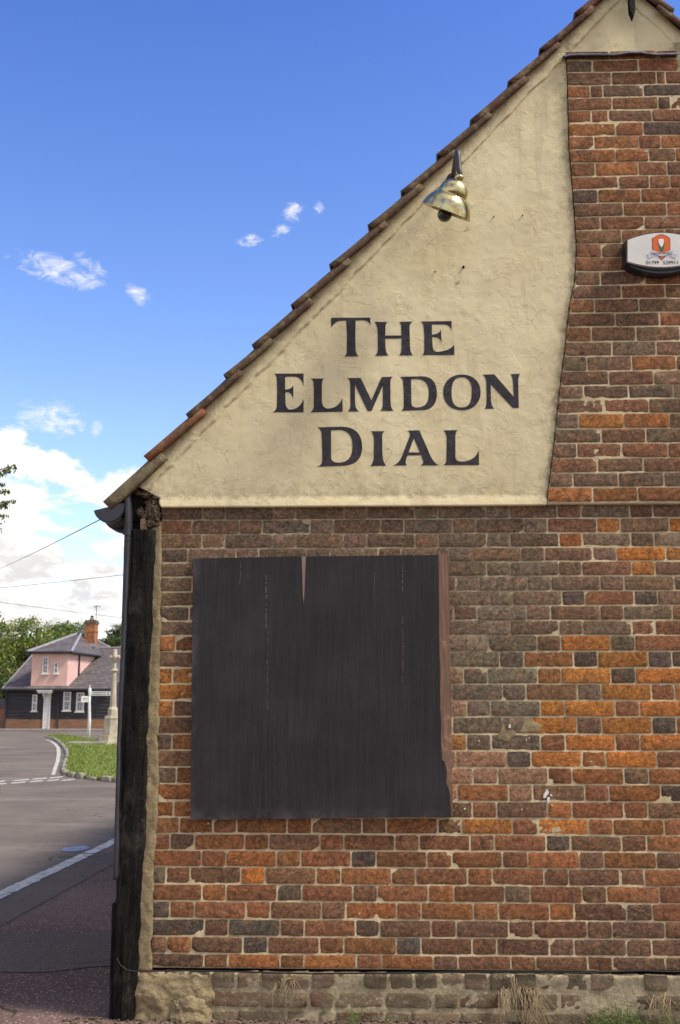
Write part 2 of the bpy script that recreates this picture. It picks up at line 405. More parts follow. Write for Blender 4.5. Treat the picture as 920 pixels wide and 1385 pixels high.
GUTTERM = simple('black_gutter_paint', (50, 49, 54), .55, .25, 9, .3, spec=.4)
WPLAST = simple('white_box_plastic', (214, 208, 196), .35, .05, 6, .1, spec=.5)
WPAINT = simple('white_paint', (216, 212, 204), .6, .08, 6, .2)
PINK = simple('pink_render', (218, 178, 162), .9, .08, 1.5, .4, bscale=14, dist=.02)
STONE = simple('memorial_stone', (176, 164, 140), .9, .2, 3, .6, bscale=25, dist=.01)
KERB = simple('kerb_stone', (150, 142, 122), .9, .3, 4, .6, bscale=25, dist=.01)
LEAD = simple('lead_flashing', (104, 106, 118), .6, .2, 12, .6, metal=.2, bscale=40, dist=.006)
GLASS = simple('dark_window_glass', (112, 116, 118), .15, .2, 2, .05, spec=.8)
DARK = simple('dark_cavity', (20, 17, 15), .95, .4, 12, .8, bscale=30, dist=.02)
CABLE = simple('black_cable', (30, 29, 30), .6, .2, 20, .2)
RUBBLE = simple('broken_masonry', (92, 76, 60), .95, .6, 26, 1, bscale=50, dist=.02)
EARTH = simple('earth', (96, 84, 62), .95, .3, 2, .9, bscale=20, dist=.03)
WIREM = simple('weathered_wire', (128, 124, 124), .7, .1, 20, .1)
STRAW = simple('dry_straw', (158, 138, 104), .85, .2, 20, .1)
FIELD = simple('dry_field', (186, 172, 104), .95, .15, .05, .1)
HILLM = simple('hill_green', (84, 98, 50), .95, .3, .05, .1)
# ------------------------------------------------------------------ the pub gable
PX_XC = 841
def X(px, py, Y=0.0): return P(px, py, Y).x
def Z(py, px=700, Y=0.0): return P(px, py, Y).z
XCH = X(PX_XC, 300)            # middle of the chimney breast
XAP = X(847, 100)              # ridge line
post_left = [(640, 172), (718, 170), (860, 164), (1000, 160), (1110, 156), (1200, 152), (1385, 149)]
XL = X(165, 1000)              # left corner plane of the building
XR = 2*XAP - XL
pub = empty('pub_building', (XL, 0, 0), 'brick pub gable with cream rendered top carrying large black painted lettering', 'building')

chim_l = [(60, 764), (75, 765), (120, 767), (200, 769), (240, 772), (275, 775), (340, 779), (380, 777), (400, 773), (415, 770), (450, 766), (480, 763), (500, 760), (560, 753), (600, 749), (640, 744), (684, 738)]
def ch_left_X(py): return X(interp(py, chim_l), py)
chim_r = [(60, 914), (99, 916), (103, 925), (385, 931), (684, 946)]
def ch_right_X(py): return X(interp(py, chim_r), py)
brick_l = [(683, 219), (720, 218), (760, 218), (860, 217), (905, 214), (945, 215), (1000, 212), (1045, 213), (1110, 212), (1140, 208), (1200, 207), (1310, 205)]
PAL = {'O': (192, 122, 56), 'o': (164, 106, 60), 'R': (144, 94, 64), 'r': (130, 90, 66), 'B': (122, 97, 75), 'G': (124, 111, 91), 'g': (111, 100, 83),
       'D': (88, 80, 71), 'P': (176, 134, 104), 'T': (136, 115, 93), 'N': (106, 84, 70)}
AVG = (128, 94, 70)
def palette(px, py):
    if py < 120: return 'rRBg' if px < 810 else 'RRrB'
    if py < 330: return 'RRRoorB' if rnd.random() > .12 else 'DBN'
    if py < 460: return 'rRBBRB'
    if py < 683: return 'BBrTBRg' if rnd.random() > .06 else 'oOR'
    if py < 860:
        if px < 245 and py > 760: return 'BGTBr'
        if px < 745: return 'GgTBGBG' if px > 590 else 'BTgBN'
        return 'BRrBTGg' if rnd.random() > .08 else 'oO'
    if py < 1010:
        if px < 265: return 'OoBDRo'
        if px < 735: return 'GgGTG'
        return 'OOooRBD'
    if py < 1128:
        if px < 265: return 'oBRo'
        if px < 740: return 'PPTPR' if py < 1075 else 'RPBo'
        return 'oRoBR'
    if py < 1240:
        if px > 780: return 'RrBRoN'
        return 'RRooRBr' if rnd.random() > .07 else 'DBg'
    if px > 600: return 'rNBRrN'
    return 'RRrooBN' if rnd.random() > .07 else 'D'
OVR = [(812, 572, 'O'), (868, 572, 'o'), (832, 672, 'o'), (792, 672, 'o'), (865, 768, 'O'), (785, 868, 'O'), (835, 868, 'g'), (875, 868, 'R'), (788, 891, 'D'), (838, 892, 'O'),
 (887, 892, 'D'), (912, 892, 'D'), (790, 914, 'O'), (838, 914, 'D'), (890, 914, 'O'), (795, 936, 'g'), (846, 936, 'O'), (899, 936, 'R'), (749, 958, 'O'), (795, 958, 'O'),
 (842, 958, 'R'), (893, 958, 'O'), (755, 981, 'O'), (795, 981, 'B'), (846, 981, 'O'), (898, 981, 'D'), (618, 958, 'P'), (618, 1004, 'o'), (647, 1004, 'g'), (745, 1004, 'R'),
 (795, 1004, 'O'), (843, 1004, 'R'), (893, 1004, 'O'), (718, 1027, 'D'), (770, 1027, 'O'), (802, 1027, 'o'), (852, 1027, 'O'), (905, 1027, 'R'), (795, 1050, 'o'), (848, 1050, 'B'),
 (890, 1050, 'o'), (650, 1073, 'o'), (755, 1073, 'B'), (803, 1073, 'R'), (852, 1073, 'o'), (905, 1073, 'D'), (702, 1095, 'N'), (800, 1095, 'R'), (652, 1118, 'O'), (700, 1118, 'R'),
 (755, 1118, 'O'), (850, 1118, 'o'), (753, 1140, 'D'), (700, 1140, 'R'), (855, 1163, 'o'), (235, 870, 'o'), (232, 892, 'B'), (230, 914, 'O'), (230, 936, 'O'), (230, 958, 'O'),
 (230, 981, 'B'), (228, 1004, 'D'), (235, 1027, 'B'), (230, 1050, 'g'), (230, 1073, 'o'), (230, 1095, 'o'), (218, 1233, 'D'), (222, 1187, 'g'), (328, 1187, 'O'), (393, 1210, 'g'),
 (345, 1281, 'D'), (497, 1163, 'D'), (497, 1256, 'D'), (225, 1304, 'N'), (787, 809, 'D'), (868, 809, 'D'), (880, 850, 'R'), (910, 850, 'R'), (820, 809, 'R'), (768, 730, 'o'),
 (300, 1210, 'o'), (340, 1163, 'o'), (430, 1163, 'R'), (540, 1187, 'R'), (470, 1304, 'o'), (345, 1304, 'o'), (300, 730, 'B'), (237, 711, 'R')]
S_ = 'S'
# (y_top, y_bottom, anchor x of a stretcher's left end) ; flemish bond courses across the whole wall
yb = [683.5, 701, 720.7, 740, 759.3, 779.1, 799, 819, 839, 859.2, 881, 903, 925, 947.3, 969.4, 992.8, 1015.6, 1038.4, 1061, 1084.2, 1107, 1129.3, 1151.7, 1174.6, 1198, 1221.3, 1245.4, 1269.3, 1293, 1313]
an = [689, 643.5, 690, 640, 690, 648, 694, 646, 690, 661, 708.5, 660, 712, 664, 713, 664, 820, 673, 720.7, 672, 727, 669.6, 713.7, 666, 717, 468, 412, 465, 412]
courses = []
for i in range(len(an)):
    courses.append((yb[i], yb[i+1], 'F', an[i]))
yc = [680.9, 660.9, 641.3, 621.7, 602, 582.4, 562, 542.4, 524.4, 504.9, 485, 465.4, 445.4, 426.8, 408.2, 389.8, 371.2, 352.7, 333.8, 315.6, 297.7, 279.5, 260.9, 243.4, 224.9, 207.3, 189.6, 171.4, 154.8, 137.7, 121.2, 103.8, 87.3, 75.5]
ac = [738.5, 773, 807, 779, 811.5, 782, 815, 788, 821.5, 792.6, 826, 799, 831, 803, 838.5, 811, 841, 812, 839, 811, 842, 807.6]
for i in range(len(ac)):
    courses.append((yc[i+1], yc[i], 'S', ac[i]))
ups = [[777, 835, 877, 905], [774, 804, 862, 900, 916], [776, 831, 876, 912], [774, 802, 862, 892], [775, 831, 868, 914],
       [773, 799, 822, 880, 930], [772, 826, 889, 905], [771, 797, 814, 869, 935], [771, 826, 886, 898, 930], [770, 800, 862, 918], [769, 823, 886, 915]]
for k, u in enumerate(ups):
    i = len(ac)+k
    if i+1 < len(yc): courses.append((yc[i+1], yc[i], 'L', u))

mb = MB(); mbc = MB()
def proj(X_, Z_):
    d = Vector((X_, 0, Z_))-CAM
    w = d.dot(_f); return CX+F*d.dot(_r)/w, CY-F*d.dot(_u)/w
def brick(x0, x1, z0, z1, yf, rgb, tgt, rough=1.0, seed=0):
    w = x1-x0; hgt = z1-z0
    nx = max(4, int(round(w/.018))); nz = 5
    tilt = rnd.uniform(-.0018, .0018)*rough; yo = yf+rnd.uniform(-.0025, .002)*rough; tz = rnd.uniform(-.0012, .0012)*rough
    us = [0, .035*.2/w if w > .1 else .06] + [i/(nx-2) for i in range(1, nx-2)] + [1-(.035*.2/w if w > .1 else .06), 1]
    vsn = [0, .1, .37, .63, .9, 1]
    V = []; n = len(us); m = len(vsn)
    so = rnd.uniform(0, 100)
    chip = rnd.random() < .25*rough; chx = rnd.choice((0, 1)); chz = rnd.choice((0, 1)); chr_ = rnd.uniform(.015, .04)
    for j, v in enumerate(vsn):
        for i, u in enumerate(us):
            x = x0+u*w; z = z0+v*hgt + tilt*(u-.5)*2
            y = yo + tz*(v-.5)
            eu = min(u, 1-u)*w; ev = min(v, 1-v)*hgt
            nn = mnoise.noise(Vector((x*38+so, z*38, 3))); n2 = mnoise.noise(Vector((x*110+so, z*110, 7)))
            y += nn*.0013*rough + n2*.0009*rough
            if eu < .001 or ev < .001: y += .0012+.0012*abs(n2)
            if ev < .001: z += (.5-v)*2*(.0006+.0022*abs(nn))*rough
            if eu < .001: x += (.5-u)*2*(.0006+.0022*abs(nn))*rough
            if eu < .001 and ev < .001: x += (.5-u)*2*.003; z += (.5-v)*2*.0025
            if chip:
                dd = math.hypot(x-(x0+chx*w), (z-(z0+chz*hgt))*1.4)
                if dd < chr_: y += (chr_-dd)*.35; 
            V.append((x, y, z))
    Fc = [(j*n+i, j*n+i+1, (j+1)*n+i+1, (j+1)*n+i) for j in range(m-1) for i in range(n-1)]
    # skirt to the back
    per = [i for i in range(n)] + [j*n+n-1 for j in range(1, m)] + [(m-1)*n+i for i in range(n-2, -1, -1)] + [j*n for j in range(m-2, 0, -1)]
    b = len(V)
    L = len(per)
    for q in per: V.append(V[q])
    for q in per: V.append((V[q][0], yf+.03, V[q][2]))
    for k in range(L): Fc.append((b+k, b+L+k, b+L+(k+1) % L, b+(k+1) % L))
    c = lin(rgb)
    tgt.add(V, Fc, c)
def colour(x0, x1, z0, z1):
    px, py = proj((x0+x1)/2, (z0+z1)/2)
    xa, _ = proj(x0, (z0+z1)/2); xb, _ = proj(x1, (z0+z1)/2)
    code = None; fixed = False
    for (ox, oy, c) in OVR:
        if xa < ox < xb and abs(oy-py) < 9: code = c; fixed = True
    pal_ = palette(px, py)
    if code is None: code = rnd.choice(pal_)
    AV = [sum(PAL[q][i] for q in pal_)/len(pal_) for i in range(3)]; bl = .12 if fixed else .42
    k = rnd.uniform(.94, 1.15); rgb = PAL[code]
    j = (rnd.uniform(.97, 1.04), rnd.uniform(.985, 1.015), rnd.uniform(.96, 1.03))
    return tuple(min(250, (a*(1-bl)+bl*m)*k*b) for a, b, m in zip(rgb, j, AV))
JT = .0064
lead = lambda: None
for (y0, y1, kind, a) in courses:
    zt = Z(y0); zb = Z(y1); ym = (y0+y1)/2
    upper = y1 < 683
    if upper:
        xl = ch_left_X(ym); xr = ch_right_X(ym)
    else:
        xl = X(interp(ym, brick_l), ym); xr = XR-.15
    cuts = []
    if kind == 'L':
        cuts = [X(q, ym) for q in a]; 
        q = cuts[-1]
        while q < xr: q += .225; cuts.append(q)
    else:
        A = X(a, ym)
        if kind == 'F':
            Pm = X(a+10, ym)-X(a, ym)
            per = .352; st = .238
            q = A; cuts = [A]; s = 0
            steps = [st, per-st]
            k = 0
            while q < xr:
                q += steps[k % 2]+rnd.uniform(-.004, .004)*(1 if k % 2 == 0 else 0); cuts.append(q); k += 1
            q = A; k = 0
            while q > xl:
                q -= steps[(k+1) % 2]; cuts.append(q); k += 1
        else:
            w = .223; q = A
            cuts = [A]
            while q < xr: q += w; cuts.append(q)
            q = A
            while q > xl: q -= w; cuts.append(q)
    cuts = sorted(c for c in cuts if xl+.05 < c < xr-.05)
    cuts = [xl]+[c + rnd.uniform(-.002, .002) for c in cuts]+[xr]
    # queen closers by the corner post as in the photo
    if not upper and len(cuts) > 2 and cuts[1]-cuts[0] > .27: cuts.insert(1, cuts[0]+.11)
    yf = -.028 if upper else -.0
    if not upper and ym < 700: yf = -.002
    for c0, c1 in zip(cuts, cuts[1:]):
        if c1-c0 < .035: continue
        g0 = JT/2 if c0 > xl+.001 else 0; g1 = JT/2
        rgb = colour(c0, c1, zb, zt)
        brick(c0+g0, c1-g1, zb+JT/2+rnd.uniform(-.001, .001), zt-JT/2+rnd.uniform(-.001, .001), yf, rgb, mbc if upper else mb)
mb.build('brick_wall', BRICK, pub, True, True)
mbc.build('chimney_breast', BRICK, pub, True, True)
# plinth
mp_ = MB()
py_ = [1313, 1340, 1366, 1393, 1420]
for i in range(4):
    zt = Z(py_[i])-.004; zb = Z(py_[i+1]); q = X(186, 1345)
    while q < XR-.15:
        w = rnd.choice((.112, .115, .12)) if i == 0 else rnd.choice((.225, .225, .115))
        brick(q+.006, q+w-.006, zb+.006, zt-.006, -.012+rnd.uniform(-.006, .004), (lambda kk, cc: tuple(v*kk for v in cc))(rnd.uniform(.88, 1.1), rnd.choice([(128, 108, 86), (122, 92, 72), (138, 114, 90), (106, 90, 72)])), mp_, 2.2)
        q += w
mp_.build('plinth', PLINTH, pub, True, True)
# mortar bed: rough sheets behind the brick faces
def sheet(name, xf0, xf1, za, zb, nx, nz, yfun, mat, back=.03, grime=None, closed=True):
    V = []; Fc = []; g = []
    for j in range(nz+1):
        z = za+(zb-za)*j/nz; x0 = xf0(z); x1 = xf1(z)
        for i in range(nx+1):
            x = x0+(x1-x0)*i/nx
            V.append((x, yfun(x, z), z))
            if grime: g.append(grime(x, z))
    n = nx+1
    Fc = [(j*n+i, j*n+i+1, (j+1)*n+i+1, (j+1)*n+i) for j in range(nz) for i in range(nx)]
    per = [i for i in range(n)] + [j*n+n-1 for j in range(1, nz+1)] + [nz*n+i for i in range(n-2, -1, -1)] + [j*n for j in range(nz-1, 0, -1)]
    b = len(V)
    for q in per: V.append((V[q][0], V[q][1]+back, V[q][2])); g.append(g[q] if grime else 0)
    L = len(per)
    for k in range(L): Fc.append((per[k], b+k, b+(k+1) % L, per[(k+1) % L]))
    o = mesh_obj(name, V, Fc, mat, pub, True)
    if grime:
        at = o.data.attributes.new('grime', 'FLOAT', 'POINT'); at.data.foreach_set('value', g)
    return o
mort = lambda off: (lambda x, z: off + .0013*fbm(x*26, z*26, 1, 3) + .0016*fbm(x*4, z*4, 4, 3))
zt0 = Z(683.2); zb0 = Z(1313)
lx = lambda z: X(interp(proj(-1.0, z)[1], brick_l), proj(-1.0, z)[1])
sheet('mortar', lambda z: lx(z)+.002, lambda z: XR-.15, zb0, zt0-.002, 420, 200, mort(.0033), MORTAR)
sheet('mortar', lambda z: ch_left_X(proj(.9, z)[1])+.003, lambda z: ch_right_X(proj(.9, z)[1])-.003, zt0-.002, Z(76), 70, 220, mort(-.0247), MORTAR)
sheet('mortar', lambda z: X(182, 1345), lambda z: XR-.15, -.1, Z(1318), 420, 26, lambda x, z: -.0095+.006*fbm(x*12, z*12, 2, 4), MORTAR)
# ------------------------------------------------------------------ render
_ra = P(135, 675, -.065)+Vector((.028, 0, -.028)); _rb = P(780, 10, -.065)+Vector((.028, 0, -.028))
m_ = (_rb.z-_ra.z)/(_rb.x-_ra.x)
def verge_x(z): return _ra.x+(z-_ra.z)/m_
ZAP = _ra.z + m_*(XAP-_ra.x)
ZRB = Z(686, 480)              # bottom edge of the render
zmeet = Z(655, 178)
def ren_h(x, z):
    y = -.012 + .005*fbm(x*1.7, z*1.7, 5, 3) + .0014*fbm(x*7, z*7, 9, 4) + .0008*fbm(x*24, z*24, 2, 3)
    # raised band under the verge
    d = min(x-verge_x(z), (2*XAP-verge_x(z))-x) / math.sqrt(1+1/m_**2)
    if d < .088+.012*fbm(x*9, z*9): y -= .008
    # bell-cast drip at the foot
    t = z-ZRB-.004*fbm(x*14, 0, 3)
    if x < XCH-.3 or x > XCH+.3:
        if t < .05: y -= .014*max(0, (1-t/.05))**.6
    # rounding to the brick edge
    return y
def grime_f(x, z):
    px, py = proj(x, z); g = 0
    dch = min(abs(x-ch_left_X(py)), abs(x-ch_right_X(py))) if py > 60 else 9
    g = max(g, .75*math.exp(-dch/.05))
    g = max(g, .45*math.exp(-max(0, z-ZRB-.05)/.10)) if z > ZRB+.04 else g
    d = (x-verge_x(z))/math.sqrt(1+1/m_**2)
    g = max(g, .5*math.exp(-abs(d-.088)/.008))
    g = max(g, .45*math.exp(-abs(d-.03)/.05))
    return g
def left_edge(z):
    v = verge_x(z)+.01
    if z < zmeet:
        v = max(v, interp(-z, [(-zmeet, X(180, 655)), (-Z(672, 217), X(214, 672)), (-ZRB, X(219, 686))]) + .006*fbm(z*40, 1, 1))
    return v
ZCT = Z(73.5, 840)
right_of_left = lambda z: ch_left_X(proj(.9, z)[1])-.002+.003*fbm(z*30, 2, 2)
sheet('render', left_edge, right_of_left, ZRB, ZCT, 210, 300, ren_h, RENDER, .035, grime_f)
sheet('render', lambda z: verge_x(z)+.02, lambda z: 2*XAP-verge_x(z)-.02, ZCT, ZAP-.05, 120, 60, ren_h, RENDER, .035, grime_f)
sheet('render', lambda z: ch_right_X(proj(.9, z)[1])+.002, lambda z: 2*XAP-left_edge(z), ZRB, ZCT, 160, 150, ren_h, RENDER, .035, grime_f)
# ------------------------------------------------------------------ painted letters
def q2(p0, c, p1, n=8):
    return [((1-t)**2*p0[0]+2*t*(1-t)*c[0]+t*t*p1[0], (1-t)**2*p0[1]+2*t*(1-t)*c[1]+t*t*p1[1]) for t in [k/n for k in range(1, n+1)]]
def path(s):
    out = []
    for it in s:
        if len(it) == 2: out.append(it)
        else: out += q2(out[-1], it[:2], it[2:])
    return out
def ell(cx, cy, rx, ry, p=2.15, n=48):
    o = []
    for k in range(n):
        t = 2*math.pi*k/n; c, s = math.cos(t), math.sin(t)
        o.append((cx+rx*math.copysign(abs(c)**(2/p), c), cy+ry*math.copysign(abs(s)**(2/p), s)))
    return o
GL = [
 ('T', 440, 420, 9.2, [[(72, 88), (560, 85), (565, 190), (545, 122, 470, 120), (378, 122), (375, 330), (378, 480), (385, 550, 420, 568), (232, 570), (266, 560, 268, 500), (270, 300), (260, 125), (200, 125), (110, 130, 78, 215)]]),
 ('H', 440, 420, 9.2, [[(608, 140), (640, 138), (760, 140), (782, 135), (750, 155, 748, 200), (748, 308), (948, 308), (945, 200), (942, 150, 918, 138), (1095, 135), (1055, 150, 1050, 200), (1055, 450), (1060, 540, 1103, 556), (915, 556), (945, 545, 948, 480), (950, 345), (748, 345), (750, 450), (755, 540, 795, 558), (612, 562), (650, 545, 655, 480), (652, 250), (645, 165, 608, 140)]]),
 ('E', 530, 420, 9.2, [[(355, 135), (745, 130), (745, 258), (730, 175, 650, 172), (500, 172), (500, 298), (590, 295, 612, 235), (622, 400), (600, 332, 540, 330), (503, 330), (510, 450), (515, 512, 570, 512), (720, 500, 778, 425), (778, 550), (378, 553), (405, 540, 405, 480), (405, 300), (395, 200), (390, 150, 355, 135)]]),
 ('E', 365, 495, 9.2, [[(48, 92), (420, 88), (420, 250), (395, 130, 300, 128), (192, 130), (190, 290), (270, 290, 292, 235), (292, 410), (270, 325, 220, 322), (192, 325), (195, 450), (200, 540, 260, 540), (370, 535, 420, 410), (420, 575), (32, 575), (85, 560, 88, 480), (92, 300), (85, 150), (80, 105, 48, 92)]]),
 ('L', 365, 495, 9.2, [[(500, 152), (678, 152), (650, 165, 648, 220), (648, 430), (655, 530, 730, 528), (870, 520, 902, 392), (908, 568), (495, 575), (545, 560, 548, 490), (548, 300), (540, 190), (530, 160, 500, 152)]]),
 ('M', 450, 495, 9.2, [[(175, 142), (210, 148), (350, 148), (483, 425), (610, 138), (750, 132), (722, 150, 718, 200), (722, 450), (725, 540, 765, 557), (590, 557), (620, 540, 625, 480), (625, 240), (485, 560), (435, 560), (278, 230), (280, 450), (285, 545, 335, 566), (185, 566), (220, 550, 222, 480), (218, 220), (215, 165, 175, 142)]]),
 ('D', 530, 495, 9.2, [[(98, 135), (370, 127), (562, 127, 562, 340), (562, 548, 370, 548), (118, 556), (148, 540, 150, 480), (148, 300), (140, 190), (135, 150, 98, 135)],
                       [(240, 165), (310, 163), (462, 163, 462, 340), (462, 515, 320, 515), (248, 515, 246, 470)]]),
 ('O', 0, 0, 1, [ell(624.9, 530.5, 25.3, 24.1), ell(624.6, 530.6, 13.7, 20.4, 2.5)]),
 ('N', 610, 495, 9.2, [[(388, 105), (540, 103), (782, 385), (775, 250), (770, 130, 740, 103), (865, 97), (835, 120, 838, 200), (845, 522), (770, 522), (495, 230), (498, 400), (500, 510, 548, 530), (418, 532), (445, 510, 445, 430), (440, 200), (430, 120, 388, 105)]]),
 ('D', 425, 570, 9.2, [[(35, 72), (350, 65), (598, 70, 598, 325), (598, 553, 330, 553), (35, 562), (98, 550, 102, 480), (98, 250), (92, 150), (85, 90, 35, 72)],
                       [(210, 110), (310, 105), (478, 110, 478, 310), (478, 510, 310, 513), (215, 513, 212, 450)]]),
 ('I', 425, 570, 9.2, [[(700, 122), (880, 122), (850, 135, 848, 180), (848, 350), (850, 510, 897, 552), (692, 555), (735, 535, 743, 450), (745, 250), (742, 135, 700, 122)]]),
 ('A', 515, 570, 6.571, [[(235, 80), (345, 78), (440, 300), (475, 370, 517, 390), (350, 390), (385, 380, 378, 350), (360, 300), (238, 302), (222, 340, 222, 360), (222, 385, 238, 390), (105, 392), (160, 380, 190, 310), (255, 140), (270, 95, 235, 80)],
                         [(295, 150), (348, 275), (248, 275)]]),
 ('L', 515, 570, 6.571, [[(555, 78), (688, 75), (665, 90, 665, 130), (665, 320), (670, 357, 725, 357), (840, 350, 873, 255), (875, 387), (555, 387), (585, 375, 585, 340), (588, 150), (580, 90, 555, 78)]])]
dg = bpy.context.evaluated_depsgraph_get()
def fill(paths, name='tmp'):
    """2-D filled outline with holes -> bmesh in the XY plane"""
    cu = bpy.data.curves.new(name, 'CURVE'); cu.dimensions = '2D'; cu.fill_mode = 'BOTH'
    for p in paths:
        sp = cu.splines.new('POLY'); sp.points.add(len(p)-1)
        for k, (x, y) in enumerate(p): sp.points[k].co = (x, y, 0, 1)
        sp.use_cyclic_u = True
    o = bpy.data.objects.new(name, cu); C.objects.link(o); bpy.context.view_layer.update()
    me = bpy.data.meshes.new_from_object(o.evaluated_get(bpy.context.evaluated_depsgraph_get()))
    bm = bmesh.new(); bm.from_mesh(me); bpy.data.objects.remove(o); bpy.data.curves.remove(cu); bpy.data.meshes.remove(me)
    bmesh.ops.remove_doubles(bm, verts=bm.verts[:], dist=1e-6)
    return bm
for (ch, ox, oy, sc, paths) in GL:
    pp = []
    for pth in paths:
        pts = path(pth)
        pp.append([(P(ox+x/sc, oy+y/sc, -.014).x, P(ox+x/sc, oy+y/sc, -.014).z) for x, y in pts])
    bm = fill(pp)
    xs = [v.co.x for v in bm.verts]; zs = [v.co.y for v in bm.verts]
    x = min(xs)
    while x < max(xs):
        x += .014; bmesh.ops.bisect_plane(bm, geom=bm.verts[:]+bm.edges[:]+bm.faces[:], plane_co=(x, 0, 0), plane_no=(1, 0, 0))
    z = min(zs)
    while z < max(zs):
        z += .014; bmesh.ops.bisect_plane(bm, geom=bm.verts[:]+bm.edges[:]+bm.faces[:], plane_co=(0, z, 0), plane_no=(0, 1, 0))
    me = bpy.data.meshes.new('letter'); pl = parent_world(pub)
    for v in bm.verts:
        xx, zz = v.co.x, v.co.y; v.co = Vector((xx, ren_h(xx, zz)-.0014, zz))-pl
    for f in bm.faces:
        f.normal_update()
        if f.normal.y > 0: f.normal_flip()
        f.smooth = True
    bm.to_mesh(me); bm.free(); me.materials.append(LETTER)
    o = link(bpy.data.objects.new('letter', me), pub)
    o['label'] = 'black painted flared capital letter %s' % ch
# ------------------------------------------------------------------ corner post, fillet, plinth smear
def strip(name, left, right, y_top, y_bot, yf, mat, thick, nx=8, nz=90, amp=.004, parent=pub, sc=14, bulge=0.0, ragged=.0, zs=.5):
    """vertical board between two px edge tables (py -> px), really on the wall plane"""
    V = []; 
    for j in range(nz+1):
        py = y_top+(y_bot-y_top)*j/nz
        x0 = X(interp(py, left), py, yf); x1 = X(interp(py, right), py, yf); z = Z(py, (interp(py, left)+interp(py, right))/2, yf)
        x0 += ragged*fbm(z*9, 3, 0)*.5; x1 += ragged*fbm(z*11, 8, 0)
        for i in range(nx+1):
            u = i/nx; x = x0+(x1-x0)*u
            y = yf+amp*fbm(x*sc, z*sc*zs, 3)-bulge*math.sin(math.pi*u)
            if i in (0, nx): y += .006
            V.append((x, y, z))
    n = nx+1
    Fc = [(j*n+i, j*n+i+1, (j+1)*n+i+1, (j+1)*n+i) for j in range(nz) for i in range(nx)]
    per = [i for i in range(n)] + [j*n+n-1 for j in range(1, nz+1)] + [nz*n+i for i in range(n-2, -1, -1)] + [j*n for j in range(nz-1, 0, -1)]
    b = len(V)
    for q in per: V.append((V[q][0], yf+thick, V[q][2]))
    L = len(per)
    for k in range(L): Fc.append((per[k], b+k, b+(k+1) % L, per[(k+1) % L]))
    return mesh_obj(name, V, Fc, mat, parent, True)
pl_ = [(716, 176), (780, 173), (860, 170), (900, 167), (1000, 163), (1100, 160), (1200, 157), (1300, 154), (1383, 152)]
pr_ = [(716, 210), (760, 208), (800, 205), (830, 206), (900, 201), (1000, 198), (1100, 197), (1140, 195), (1200, 190), (1290, 187), (1340, 184), (1383, 181)]
strip('corner_post', pl_, pr_, 716, 1383, -.030, TIMBER, .16, 10, 260, .012, bulge=.006, ragged=.007, sc=34, zs=.09)
cr_ = [(718, 221), (1312, 209)]
strip('cement_fillet', [(y, x-7) for y, x in pr_], [(716, 219), (1100, 214), (1200, 208), (1312, 205)], 705, 1313, -.004, CEMENT, .03, 8, 260, .004, sc=40, ragged=.006)
# narrow split timber cover strip / batten left of the post
strip('cover_strip', [(662, 168), (720, 168), (860, 163.5), (1000, 158), (1190, 152.5)], [(662, 175.5), (720, 176), (860, 170), (1000, 163), (1190, 159)], 664, 1190, -.050, GUTTERM, .05, 4, 120, .003, ragged=.002)
strip('cover_strip', [(724, 175), (860, 169), (1000, 162.5), (1190, 158)], [(724, 178), (860, 172), (1000, 165.5), (1190, 161)], 726, 1186, -.043, TIMBER, .04, 3, 100, .003, ragged=.003)
strip('post_foot', [(1222, 151), (1300, 149), (1383, 147)], [(1222, 158), (1300, 157), (1383, 156)], 1222, 1383, -.012, TIMBER, .1, 3, 40, .006, ragged=.006)
# small clip on the strip
cb = MB(); a = P(166, 722, -.06); b_ = P(176, 725, -.06)
cb.tube([a, (a+b_)/2, b_, P(178, 727, -.05)], .003, 6)
cb.build('strip_clip', CABLE, pub)
# cement smear over the plinth corner
def smear(name, poly, yf, bulge, mat, nseg=36, amp=.01):
    # blob bounded by px polygon, grid sampled, kept where inside
    import itertools
    pts = [P(x, y, yf) for x, y in poly]; pp = [(p.x, p.z) for p in pts]
    x0, x1 = min(p[0] for p in pp), max(p[0] for p in pp); z0, z1 = min(p[1] for p in pp), max(p[1] for p in pp)
    def sd(x, z):
        ins = False; dmin = 9
        for (ax, az), (bx, bz) in zip(pp, pp[1:]+pp[:1]):
            if (az > z) != (bz > z) and x < (bx-ax)*(z-az)/(bz-az)+ax: ins = not ins
            t = max(0, min(1, ((x-ax)*(bx-ax)+(z-az)*(bz-az))/((bx-ax)**2+(bz-az)**2+1e-12)))
            dmin = min(dmin, math.hypot(x-ax-t*(bx-ax), z-az-t*(bz-az)))
        return dmin if ins else -dmin
    n = 70; V = []; Fc = []
    st = max(x1-x0, z1-z0)/n; NX = int((x1-x0)/st)+6; NZ = int((z1-z0)/st)+6
    for j in range(NZ):
        for i in range(NX):
            x = x0-2*st+i*st; z = z0-2*st+j*st
            d = sd(x, z)+.012*fbm(x*20, z*20, 3)
            y = yf + .02 - (.02+bulge*min(1, max(0, d)/.05)**.7) * (1 if d > 0 else 0) + amp*fbm(x*14, z*14, 6, 4)
            if d <= 0: y = yf+.03
            V.append((x, y, z))
    Fc = [(j*NX+i, j*NX+i+1, (j+1)*NX+i+1, (j+1)*NX+i) for j in range(NZ-1) for i in range(NX-1)
          if not all(V[k][1] > yf+.029 for k in (j*NX+i, j*NX+i+1, (j+1)*NX+i+1, (j+1)*NX+i))]
    return mesh_obj(name, V, Fc, mat, pub, True)
smear('cement_patch', [(182, 1316), (289, 1317), (292, 1350), (282, 1364), (290, 1386), (270, 1400), (180, 1400)], -.012, .018, CEMENT, amp=.012)
smear('cement_patch', [(234, 1352), (258, 1346), (276, 1352), (292, 1390), (240, 1402), (226, 1376)], -.03, .035, CEMENT, amp=.014)
